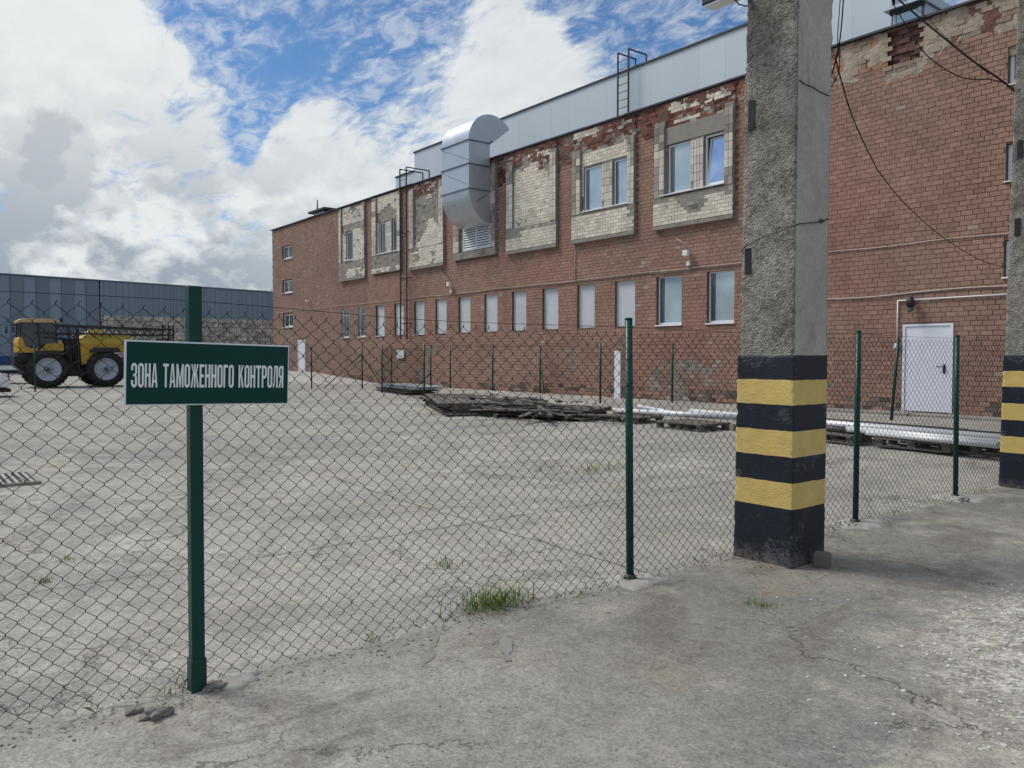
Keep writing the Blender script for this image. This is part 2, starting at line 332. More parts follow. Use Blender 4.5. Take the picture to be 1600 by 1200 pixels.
def stonewall_material():
    m, t, b = mat('rubble_faced_wall')
    c = t.sep(t.voro(t.pos, 2.6, 'F1', 1))[0]; n = t.noise(t.pos, 1.2, 7, .7); n2 = t.noise(t.pos, 7, 5, .7)
    cc = t.mix(c, (.17, .155, .14), (.40, .36, .31)); cc = t.mix(t.ramp(n, .5, .7), cc, (.13, .11, .09)); cc = t.vmath('SCALE', cc, t.math('MULTIPLY_ADD', n2, 1.2, 1.0))
    setb(t, b, col=cc, rough=.95, nrm=bump(t, t.math('ADD', c, n2), 1, .08)); return m
M['rubblewall'] = stonewall_material()
def grass_material():
    m, t, b = mat('grass_blade')
    c = t.mix(t.noise(t.pos, 30, 2), (.10, .17, .03), (.26, .34, .10)); setb(t, b, col=c, rough=.6); return m
M['grass'] = grass_material()

# ------------------------------------------------------------------ mesh helpers
ORG = {}
def tag(o, label=None, cat=None, group=None, kind=None):
    if label: o['label'] = label
    if cat: o['category'] = cat
    if group: o['group'] = group
    if kind: o['kind'] = kind
    return o
def thing(name, loc, label, cat, group=None, kind=None):
    o = bpy.data.objects.new(name, None); o.location = loc; o.empty_display_size = .2; COL.objects.link(o); ORG[o] = Vector(loc)
    return tag(o, label, cat, group, kind)
def sub(name, parent):
    o = bpy.data.objects.new(name, None); o.empty_display_size = .1; COL.objects.link(o); o.parent = parent; ORG[o] = ORG[parent]; return o
def link(name, me, parent=None, org=None):
    o = bpy.data.objects.new(name, me); COL.objects.link(o)
    if parent is not None: o.parent = parent; ORG[o] = ORG[parent]
    elif org is not None: o.location = org; ORG[o] = Vector(org)
    else: ORG[o] = Vector((0, 0, 0))
    return o
BOXF = [(0, 1, 2, 3), (7, 6, 5, 4), (0, 4, 5, 1), (1, 5, 6, 2), (2, 6, 7, 3), (3, 7, 4, 0)]
class MB:
    def __init__(s): s.v = []; s.f = []; s.sm = []
    def add(s, vs, fs, smooth=False):
        k = len(s.v); s.v += [tuple(v) for v in vs]; s.f += [tuple(i+k for i in f) for f in fs]; s.sm += [smooth]*len(fs); return s
    def box(s, x0, x1, y0, y1, z0, z1, mtx=None):
        vs = [Vector(q) for q in ((x0, y0, z0), (x0, y1, z0), (x1, y1, z0), (x1, y0, z0), (x0, y0, z1), (x0, y1, z1), (x1, y1, z1), (x1, y0, z1))]
        if mtx is not None: vs = [mtx @ v for v in vs]
        return s.add(vs, [(0, 1, 2, 3), (7, 6, 5, 4), (0, 4, 5, 1), (1, 5, 6, 2), (2, 6, 7, 3), (3, 7, 4, 0)])
    def bar(s, a, b, w, h=None, up=(0, 0, 1)):
        a = Vector(a); b = Vector(b); h = h or w; d = (b-a).normalized(); u = Vector(up)
        if abs(d.dot(u)) > .98: u = Vector((1, 0, 0))
        x = d.cross(u).normalized()*w/2; y = x.cross(d).normalized()*h/2
        vs = [a-x-y, a+x-y, a+x+y, a-x+y, b-x-y, b+x-y, b+x+y, b-x+y]
        return s.add(vs, [(3, 2, 1, 0), (4, 5, 6, 7), (0, 1, 5, 4), (1, 2, 6, 5), (2, 3, 7, 6), (3, 0, 4, 7)])
    def tube(s, pts, r, n=8, cap=True, smooth=True):
        pts = [Vector(p) for p in pts]; rs = r if isinstance(r, (list, tuple)) else [r]*len(pts); vs = []; fs = []
        up = Vector((0, 0, 1)); d0 = (pts[1]-pts[0]).normalized()
        if abs(d0.dot(up)) > .9: up = Vector((1, 0, 0))
        for i, p in enumerate(pts):
            d = (pts[min(i+1, len(pts)-1)]-pts[max(i-1, 0)]).normalized(); x = d.cross(up).normalized(); y = x.cross(d); 
            for k in range(n):
                a = 2*math.pi*k/n; vs.append(p+(x*math.cos(a)+y*math.sin(a))*rs[i])
        for i in range(len(pts)-1):
            for k in range(n):
                k2 = (k+1) % n; fs.append((i*n+k, i*n+k2, (i+1)*n+k2, (i+1)*n+k))
        s.add(vs, fs, smooth)
        if cap:
            k = len(s.v)-len(vs); s.f += [tuple(k+i for i in range(n-1, -1, -1)), tuple(k+(len(pts)-1)*n+i for i in range(n))]; s.sm += [False, False]
        return s
    def prism(s, poly, axis, a, b):   # poly in the two other axes, extruded along axis from a to b
        def mk(p, t):
            return (t, p[0], p[1]) if axis == 'x' else (p[0], t, p[1]) if axis == 'y' else (p[0], p[1], t)
        n = len(poly); vs = [mk(p, a) for p in poly]+[mk(p, b) for p in poly]
        fs = [tuple(range(n)), tuple(range(2*n-1, n-1, -1))]+[(i, i+n, (i+1) % n+n, (i+1) % n) for i in range(n)]
        return s.add(vs, fs)
    def build(s, name, m, parent=None, org=None, bevel=0):
        o_ = ORG[parent] if parent is not None else Vector(org or (0, 0, 0))
        me = bpy.data.meshes.new(name); me.from_pydata([(v[0]-o_.x, v[1]-o_.y, v[2]-o_.z) for v in s.v], [], s.f)
        me.polygons.foreach_set('use_smooth', s.sm); me.materials.append(m); me.update()
        import bmesh
        bm = bmesh.new(); bm.from_mesh(me); bmesh.ops.recalc_face_normals(bm, faces=bm.faces)
        bm.to_mesh(me); bm.free()
        o = link(name, me, parent, org)
        if bevel:
            md = o.modifiers.new('bevel', 'BEVEL'); md.width = bevel; md.segments = 2; md.limit_method = 'ANGLE'; md.angle_limit = R(40)
        return o
def B(x0, x1, y0, y1, z0, z1): return MB().box(x0, x1, y0, y1, z0, z1)

def np_boxes(name, boxes, cols, m, parent):      # boxes (n,6) world; open back; colour attribute per corner point
    b = np.array(boxes, float); n = len(b); o = ORG[parent]
    x0, x1, y0, y1, z0, z1 = b.T
    jit = rng.normal(0, .0012, (n, 8, 3))
    v = np.stack([np.stack(q, 1) for q in ((x0, y0, z0), (x1, y0, z0), (x1, y0, z1), (x0, y0, z1), (x0, y1, z0), (x1, y1, z0), (x1, y1, z1), (x0, y1, z1))], 1)+jit
    v -= np.array(o)[None, None]
    F = np.array([(0, 1, 2, 3), (1, 5, 6, 2), (3, 2, 6, 7), (4, 0, 3, 7), (4, 5, 1, 0)])
    f = (F[None]+(np.arange(n)*8)[:, None, None]).reshape(-1, 4)
    me = bpy.data.meshes.new(name); me.vertices.add(n*8); me.vertices.foreach_set('co', v.reshape(-1))
    me.loops.add(len(f)*4); me.loops.foreach_set('vertex_index', f.reshape(-1).astype(np.int32))
    me.polygons.add(len(f)); me.polygons.foreach_set('loop_start', (np.arange(len(f))*4).astype(np.int32)); me.polygons.foreach_set('use_smooth', np.zeros(len(f), bool))
    me.update(calc_edges=True)
    a = me.color_attributes.new('col', 'FLOAT_COLOR', 'POINT'); c = np.ones((n, 8, 4)); c[:, :, :3] = np.array(cols)[:, None, :]
    a.data.foreach_set('color', c.reshape(-1)); me.materials.append(m)
    o2 = link(name, me, parent); o2.color = (1, 1, 1, 1); return o2

UNIT = {}
def unit_box(w, h, dep):        # shared brick or tile mesh, front face at local y=0, slightly irregular
    key = (round(w, 3), round(h, 3)); L = UNIT.setdefault(key, [])
    if len(L) < 4:
        j = lambda: random.uniform(-.0025, .0025)
        c = min(.006, h*.08)
        vs = [(c+j(), 0, c+j()), (w-c+j(), 0, c+j()), (w-c+j(), 0, h-c+j()), (c+j(), 0, h-c+j()), (0, c, 0), (w, c, 0), (w, c, h), (0, c, h), (0, dep, 0), (w, dep, 0), (w, dep, h), (0, dep, h)]
        fs = [(0, 1, 2, 3)]+[(4+i, 4+(i+1) % 4, (i+1) % 4, i) for i in range(4)]+[(8+i, 8+(i+1) % 4, 4+(i+1) % 4, 4+i) for i in range(4)]
        me = bpy.data.meshes.new('brick'); me.from_pydata(vs, [], fs)
        a = me.color_attributes.new('col', 'FLOAT_COLOR', 'POINT'); a.data.foreach_set('color', [1.0]*(4*len(vs))); me.materials.append(M['brick']); me.update()
        L.append(me); return me
    return random.choice(L)
def nz(x, y, z=0.0, s=1.0): return noise.noise(Vector((x*s, y*s, z)))
def fb(x, y, z=0.0, s=1.0): return noise.fractal(Vector((x*s, y*s, z)), 1.0, 2.0, 4)

# ------------------------------------------------------------------ ground
def sstep(t): t = min(max(t, 0), 1); return t*t*(3-2*t)
def gz(x, y): return .12*sstep((math.hypot(x+3.9 if x < -3.9 else 0, max(y-6, 0)*.9)-1.0)/9.0)
RC = (-.75, 5.2)
def GH(x, y):
    h = gz(x, y)+.010*fb(x, y, 0, .9)+.006*fb(x, y, 3, 5); d = math.hypot(x-RC[0], (y-RC[1])/1.2); return h+.05*max(0, 1-d/1.5)*(1+fb(x, y, 5, 3))
def axis(lo, hi, a, b, st):
    L = [a+i*st for i in range(int((b-a)/st)+1)]; s = st
    q = a
    while q > lo: s *= 1.35; q = max(q-s, lo); L.insert(0, q)
    s = st; q = L[-1]
    while q < hi: s *= 1.35; q = min(q+s, hi); L.append(q)
    return L
xs = axis(-600, 600, -9, 1.6, .09); ys = axis(-600, 600, -1.5, 11.5, .09)
V = []; nx = len(xs)
for y in ys:
    for x in xs:
        h = gz(x, y)
        if -60 < x < 30 and -30 < y < 40: h += .010*fb(x, y, 0, .9) + (.006*fb(x, y, 3, 5) if x > -9 and y < 12 and x < 2 else 0)
        d = math.hypot(x-RC[0], (y-RC[1])/1.2); h += .05*max(0, 1-d/1.5)*(1+fb(x, y, 5, 3))
        V.append((x, y, h))
Fc = [(j*nx+i, j*nx+i+1, (j+1)*nx+i+1, (j+1)*nx+i) for j in range(len(ys)-1) for i in range(nx-1)]
g = MB(); g.v = V; g.f = Fc; g.sm = [True]*len(Fc); go = g.build('ground', M['ground']); tag(go, 'worn grey concrete yard and dusty cracked asphalt', None, None, 'structure')

# ------------------------------------------------------------------ brick building
FY = 20.0; GB = .05; ROOF = 9.78
bld = thing('brick_building', (-22, 20, 0), 'long three storey red brick works building with patched cream brick panels under its roof', 'building')
lower = [(-17.77, -16.71), (-15.71, -14.70), (-19.68, -18.73), (-21.62, -20.70), (-23.60, -22.67), (-25.51, -24.60), (-27.42, -26.50), (-29.38, -28.46), (-31.27, -30.35), (-33.17, -32.25), (-35.09, -34.17), (-37.02, -36.10), (-39.03, -38.10), (-41.0, -40.05)]
openings = []      # x0,x1,z0,z1,kind
for i, (a, b) in enumerate(lower):
    kind = 'win' if i < 2 else ('dark' if i >= 12 else 'board')
    openings.append((a, b, 2.60, 4.19, kind))
for z0, z1 in ((7.72, 8.54), (5.56, 6.38), (3.39, 4.21)):
    openings.append((-49.44, -47.84, z0, z1, 'small'))
    openings.append((-7.38, -5.9, z0, z1, 'small'))
openings += [(-9.63, -8.43, .20, 2.37, 'door'), (-47.11, -46.0, .61, 2.55, 'door2')]
panels = {'a': (-41.05, -38.0), 'b': (-37.2, -34.25), 'c': (-33.45, -30.42), 'd': (-29.62, -26.5), 'e': (-25.76, -22.67), 'f': (-21.8, -18.68), 'g': (-17.82, -14.69)}
up = {'a': [(-40.3, -39.5)], 'b': [(-36.6, -35.8), (-35.2, -34.5)], 'f': [(-21.25, -20.29), (-19.76, -19.0)], 'g': [(-17.3, -16.33), (-15.83, -15.02)]}
WZ0, WZ1 = 6.79, 8.37
for k, L in up.items():
    for a, b in L: openings.append((a, b, WZ0, WZ1, 'up'+k))
openings.append((-28.98, -26.92, 6.14, 7.40, 'louver'))
POCKET = (-10.22, -9.18, 8.60, 9.72)
XL, XR = -51.1, 3.0
def in_open(x0, x1, z0, z1):
    return any(x1 > o[0]+.001 and x0 < o[1]-.001 and z1 > o[2]+.001 and z0 < o[3]-.001 for o in openings)
# backing wall with real openings
gx = sorted({XL, XR, POCKET[0], POCKET[1], *[o[0] for o in openings], *[o[1] for o in openings]}); gzs = sorted({-.3, ROOF, POCKET[2], POCKET[3], *[o[2] for o in openings], *[o[3] for o in openings]})
w = MB()
for i in range(len(gx)-1):
    for j in range(len(gzs)-1):
        if not in_open(gx[i], gx[i+1], gzs[j], gzs[j+1]) and not (gx[i] >= POCKET[0]-.001 and gx[i+1] <= POCKET[1]+.001 and gzs[j] >= POCKET[2]-.001 and gzs[j+1] <= POCKET[3]+.001):
            w.add([(gx[i], FY+.013, gzs[j]), (gx[i+1], FY+.013, gzs[j]), (gx[i+1], FY+.013, gzs[j+1]), (gx[i], FY+.013, gzs[j+1])], [(0, 1, 2, 3)])
w.add([(POCKET[0]-.02, FY+.125, POCKET[2]-.02), (POCKET[1]+.02, FY+.125, POCKET[2]-.02), (POCKET[1]+.02, FY+.125, POCKET[3]+.02), (POCKET[0]-.02, FY+.125, POCKET[3]+.02)], [(0, 1, 2, 3)])
for o in openings+[POCKET]:      # reveals
    a, b, z0, z1 = o[:4]; y0, y1 = FY+.013, FY+(.32 if len(o) > 4 else .13)
    w.add([(a, y0, z0), (a, y1, z0), (a, y1, z1), (a, y0, z1)], [(0, 1, 2, 3)]); w.add([(b, y0, z0), (b, y1, z0), (b, y1, z1), (b, y0, z1)], [(0, 1, 2, 3)])
    w.add([(a, y0, z1), (b, y0, z1), (b, y1, z1), (a, y1, z1)], [(0, 1, 2, 3)]); w.add([(a, y0, z0), (b, y0, z0), (b, y1, z0), (a, y1, z0)], [(0, 1, 2, 3)])
w.box(XL, XL+.3, FY+.02, 44, -.3, ROOF); w.box(XR-.3, XR, FY+.02, 44, -.3, ROOF); w.box(XL, XR, 43.7, 44, -.3, ROOF); w.box(XL, XR, FY+.35, FY+.4, -.3, ROOF-.1)
wall = w.build('wall', M['mortar'], bld)
B(XL+.05, XR-.05, FY+.25, 43.9, ROOF-.25, ROOF-.1).build('roof', M['coping'], bld)

PX, PZ = .26, .118; BL, BH = .2475, .1065
def lin(x, pts):
    if x <= pts[0][0]: return pts[0][1]
    for (a, b), (c, d) in zip(pts, pts[1:]):
        if x <= c: return b+(d-b)*(x-a)/(c-a)
    return pts[-1][1]
RB = [(-14.6, 9.2), (-13.4, 8.85), (-11.46, 8.85), (-10.6, 8.88), (-10.24, 8.42), (-9.92, 8.60), (-9.29, 8.58), (-9.07, 8.77), (-8.78, 9.01), (-8.14, 9.04), (-7.0, 8.91), (3, 9.2)]
def redcol(x, z):
    tone = .5+.5*fb(x, z, 1, .28); j = random.gauss(0, .065)
    base = np.array((.318, .172, .130))*(1-tone)+np.array((.295, .198, .150))*tone; pu = min(1, max(0, (fb(x, z, 31, .35)-.05)*3)); base = base*(1-.35*pu)+np.array((.255, .135, .118))*.35*pu
    if x < -38: base = base*.86+np.array((.018, .022, .024))
    if random.random() < .009: base = np.array((.33, .26, .21))
    elif random.random() < .03: base = base*.84
    if z < .55 and fb(x, z, 8, .9) > -.1 and random.random() < .6: base = np.array((.13, .10, .085))*random.uniform(.6, 1.4)
    if z < 1.5 and -18 < x < -12 and fb(x, z, 4, 1.1) > .12: base = np.array((.29, .25, .22))*random.uniform(.7, 1.1)
    if z < 2.3 and fb(x, z, 14, .8) > .42: base = np.array((.26, .20, .17))*random.uniform(.8, 1.1)
    return np.clip(base*(1+j), .01, 1)
red_boxes = []; red_cols = []; single = []
fwv = np.array(fw)
def inview(x, z):
    d = np.array((x, FY, z-1.6)); dep = d@fwv
    if dep < .1: return 0
    rt = np.array((math.sin(YAW), math.cos(YAW), 0)); upv = np.cross(rt, fwv)
    px = 800+1240*(d@rt)/dep; py = 600-1240*(d@upv)/dep
    return 1/dep if (1300 < px < 1576 and 0 < py < 650) else 0
nrow = int((ROOF-.02-GB)/PZ)
for r_ in range(nrow):
    z0 = GB+r_*PZ; x = XL+(PX/2 if r_ % 2 else 0)+.03*math.sin(r_*1.7)
    while x < XR-.1:
        x0, x1 = x, min(x+BL, XR-.01); x += PX
        zc_, xc = z0+BH/2, (x0+x1)/2
        pan = next((p for p in panels.values() if p[0] < xc < p[1]), None)
        if pan and z0 > 5.66: continue
        segs = [(x0, x1)]
        for o in openings:      # cut bricks at opening edges
            if z0+BH > o[2]+.02 and z0 < o[3]-.02:
                ns = []
                for a, b in segs:
                    if b <= o[0] or a >= o[1]: ns.append((a, b)); continue
                    if a < o[0]-.03: ns.append((a, o[0]-.003))
                    if b > o[1]+.03: ns.append((o[1]+.003, b))
                segs = ns
        for a, b in segs:
            xc = (a+b)/2; c = redcol(xc, zc_); dy = random.gauss(0, .0022); dep = FY+.02; yf = FY+dy
            dam = False
            if xc > -14.6:
                bd = lin(xc, RB)+.10*fb(xc, zc_, 2, 2)
                if zc_ > bd:
                    dam = True; hole = (POCKET[0]+.14+.12*nz(zc_, 1, 0, 3) < xc < POCKET[1]-.13+.12*nz(zc_, 5, 0, 3)) and POCKET[2]+.05 < zc_ < POCKET[3]-.05
                    q = fb(xc, zc_, 6, 1.6)
                    if hole:
                        if zc_ < 8.85: c = np.array((.26, .20, .15))*random.uniform(.8, 1.1); yf = FY+.02; dep = FY+.07
                        else: c = np.array((.10, .052, .044))*random.uniform(.5, 1.6); yf = FY+.06+random.uniform(-.015, .04); dep = FY+.14
                    elif q > .12 and xc < -10.2: c = c*np.array((1.15, .95, .85)); yf = FY+random.uniform(-.004, .006)
                    elif random.random() < .13: c = c*1.05
                    else: c = np.array((.36, .29, .225))*random.uniform(.72, 1.12); yf = FY+random.uniform(-.018, .008)
            elif xc > -31 and zc_ > 8.85+.35*fb(xc, 0, 3, .8)-(.35 if -26.6 < xc < -21 else 0):
                dam = True; u = random.random(); q = fb(xc, zc_, 9, 1.3)
                if q > .15: c = np.array((.24, .20, .165))*random.uniform(.6, 1.1); yf = FY+random.uniform(-.015, .007)
                elif u < .35: c = np.array((.055, .032, .028))*random.uniform(.7, 1.5); yf = FY+.008+random.uniform(-.004, .0)
                else: c = np.array((.20, .080, .060))*random.uniform(.5, 1.35); yf = FY+random.uniform(-.02, .006)
            elif pan is None and xc > -37 and zc_ > 9.45: c = c*random.uniform(.5, .9)
            zj = random.uniform(-.004, .004) if dam else 0
            box = (a, b, yf, max(dep, yf+.02), z0+zj, z0+BH+zj*2)
            vw = inview(xc, zc_)
            if vw and b-a > .2 and not dam: single.append((vw, len(red_boxes)))
            red_boxes.append(box); red_cols.append(c)
single.sort(reverse=True); pick = {i for _, i in single[:300]}
keep = [i for i in range(len(red_boxes)) if i not in pick]
tag(np_boxes('bricks', [red_boxes[i] for i in keep], [red_cols[i] for i in keep], M['brick'], wall), kind='stuff')
for i in sorted(pick):
    a, b, yf, _, z0, z1 = red_boxes[i]; o = link('brick', unit_box(BL, BH, .03), wall); o.location = Vector((a, yf, z0))-ORG[bld]; c = red_cols[i]; o.color = (c[0], c[1], c[2], 1)
cp = MB(); x = XL-.08
while x < XR:
    j = random.uniform(-.012, .012); cp.box(x, x+1.98, FY-.09+random.uniform(-.01, .01), FY+.45, ROOF+j, ROOF+.055+j); x += 2
cp.build('coping', M['coping'], bld)

# ---- windows
def window(o, panes=1, glass='glass', fy=FY+.11, open_leaf=False, fw_=.06, sill=True, parent=bld):
    a, b, z0, z1 = o[:4]; wn = sub('window', parent); m = MB()
    m.box(a+.01, a+fw_, fy, fy+.06, z0+.01, z1-.01); m.box(b-fw_, b-.01, fy, fy+.06, z0+.01, z1-.01)
    m.box(a+fw_, b-fw_, fy, fy+.06, z0+.01, z0+fw_); m.box(a+fw_, b-fw_, fy, fy+.06, z1-fw_, z1-.01)
    wd = (b-a-2*fw_)/panes
    for k in range(1, panes): x = a+fw_+wd*k; m.box(x-.03, x+.03, fy+.002, fy+.058, z0+fw_, z1-fw_)
    m.build('frame', M['white'], wn, bevel=.004)
    for k in range(panes):
        x0 = a+fw_+wd*k+(.03 if k else 0); x1 = a+fw_+wd*(k+1)-(.03 if k < panes-1 else 0)
        if open_leaf:
            mt = Matrix.Translation((0, fy+.02, z0+fw_)) @ Matrix.Rotation(R(-5), 4, 'X')
            lf = MB(); h = z1-z0-2*fw_
            for q in ((x0+.01, x0+.07, 0, h), (x1-.07, x1-.01, 0, h), (x0+.07, x1-.07, 0, .06), (x0+.07, x1-.07, h-.06, h)): lf.box(q[0], q[1], 0, .04, q[2], q[3], mt)
            l = lf.build('sash', M['white'], wn); p = MB(); p.box(x0+.07, x1-.07, .012, .03, .06, h-.06, mt); p.build('pane', M[glass], wn)
        else:
            if glass == 'glass':
                xd = x0+.20*(x1-x0); B(x0, xd, fy+.03, fy+.045, z0+fw_, z1-fw_).build('pane', M['glassdark'], wn); B(xd+.001, x1, fy+.03, fy+.044, z0+fw_, z1-fw_).build('pane', M[glass], wn)
            else: B(x0, x1, fy+.03, fy+.045, z0+fw_, z1-fw_).build('pane', M[glass], wn)
    if sill: MB().add([(a-.03, fy+.01, z0+.012), (b+.03, fy+.01, z0+.012), (b+.03, FY-.05, z0-.025), (a-.03, FY-.05, z0-.025), (a-.03, fy+.01, z0-.02), (b+.03, fy+.01, z0-.02), (b+.03, FY-.05, z0-.05), (a-.03, FY-.05, z0-.05)], [(0, 1, 2, 3), (7, 6, 5, 4), (3, 2, 6, 7), (0, 3, 7, 4), (1, 5, 6, 2), (0, 4, 5, 1)]).build('sill', M['white'], wn)
    return wn
for o in openings:
    k = o[4]
    if k == 'win':
        wn = window(o, 1, 'glassdark' if False else 'glass', fy=FY+.10)
    elif k == 'dark': window(o, 1, 'glassdark')
    elif k == 'small': window(o, 2, 'glassdark', fw_=.09)
    elif k == 'board':
        wn = sub('window', bld); t_ = random.uniform(0, .02)
        B(o[0]+.002, o[1]-.002, FY+.09+t_, FY+.13+t_, o[2]+.002, o[3]-.002).build('blanking_board', M['board'], wn)
        if o[0] in (-39.03, -37.02, -33.17): B(o[0], o[1], FY-.03, FY+.09, o[2]-.03, o[2]).build('sill', M['white'], wn)
# barred grilles on the two far windows
for o in openings:
    if o[4] == 'dark':
        gm = MB()
        for k in range(6): x = o[0]+.08+k*(o[1]-o[0]-.16)/5; gm.tube([(x, FY+.03, o[2]+.02), (x, FY+.03, o[3]-.02)], .008, 5)
        for z in (o[2]+.3, o[2]+1.2): gm.bar((o[0]+.02, FY+.03, z), (o[1]-.02, FY+.03, z), .012)
        gm.build('window_grille', M['white'], bld)
# doors
dr = sub('door', bld); a, b, z0, z1 = openings[[o[4] for o in openings].index('door')][:4]
m = MB(); m.box(a, a+.06, FY-.015, FY+.1, z0, z1); m.box(b-.06, b, FY-.015, FY+.1, z0, z1); m.box(a+.06, b-.06, FY-.015, FY+.1, z1-.06, z1); m.build('door_frame', M['door'], dr)
B(a+.065, b-.065, FY+.005, FY+.05, z0+.012, z1-.065).build('door_leaf', M['door'], dr, bevel=.004)
m = MB(); m.box(b-.22, b-.17, FY-.01, FY+.005, 1.16, 1.38); m.bar((b-.195, FY-.01, 1.32), (b-.195, FY-.06, 1.32), .022); m.bar((b-.185, FY-.055, 1.32), (b-.35, FY-.055, 1.32), .022); m.build('handle', M['blackmetal'], dr)
dr2 = sub('door', bld); a, b, z0, z1 = openings[[o[4] for o in openings].index('door2')][:4]
m = MB(); m.box(a, a+.06, FY-.01, FY+.1, z0, z1); m.box(b-.06, b, FY-.01, FY+.1, z0, z1); m.box(a+.06, b-.06, FY-.01, FY+.1, z1-.06, z1); m.build('door_frame', M['door'], dr2)
B(a+.065, b-.065, FY+.01, FY+.05, z0+.01, z1-.065).build('door_leaf', M['door'], dr2)
B(b-.2, b-.15, FY-.02, FY+.01, 1.5, 1.66).build('handle', M['blackmetal'], dr2)

# ---- cream brick panels
WHT = np.array((.66, .61, .51)); GRY = np.array((.30, .275, .24)); TIL = np.array((.62, .575, .49))
def pcls(k, x, z, u, v):        # u 0..1 across, v metres above apron foot
    n = fb(x, z, 21, 1.3); n2 = fb(x, z, 33, .7)
    if k == 'a':
        if z < 6.65: return 'w' if (z < 6.25 and n > -.15 and u > .3) else 'g'
        if z > 8.42 and z < 8.80: return 'g'
        return 'g' if n > .42 or (z > 9.0 and n > .15) else 'w'
    if k == 'b':
        if z < 6.65: return 'w' if (z < 6.12 and n > -.3) else 'g'
        if 8.37 < z < 8.95: return 'g'
        return 'g' if n > .38 else 'w'
    if k == 'c':
        if z < 6.6: return 'w' if n < .45 else 'g'
        if z < 8.05-abs(u-.62)*2.6+.25*n: return 'w'
        if z > 9.15: return 'r' if (u > .45 or n > .1) else 'g'
        return 'g' if not (z > 8.85 and n > .25) else 'w'
    if k == 'd': return 'g' if n < .35 else 'r'
    if k == 'e':
        if 6.55 < z < 6.68: return 'g'
        if z < 6.5: return 'g' if (u < .32 and 6.25 < z) else 'w'
        if z > 9.05+.25*n2-.25*(u > .6): return 'w' if (9.25 < z < 9.5 and .45 < u < .9) else ('g' if n > -.1 else 'r')
        return 'w'
    if k == 'f':
        if z < 6.68: return 'g' if (u > .9 and z > 6.3) else 'w'
        if z > 8.95+.2*n2: return 'w' if (z > 9.45 and u < .5) else ('g' if n > .2 else 'r')
        return 'g' if n > .5 else 'w'
    if k == 'g':
        if z < 6.68:
            if z > 6.55 or (z > 6.02 and abs(u-.52) < .05+(z-6.0)*.28): return 'g'
            return 'g' if n > .55 else 'w'
        if z < 8.95: return 'g'
        if 8.98 < z < 9.16 and .25 < u < .62: return 'w'
        if z > 9.42 and .2 < u < .85+.05*n: return 'w'
        return 'r' if n > -.35 else 'g'
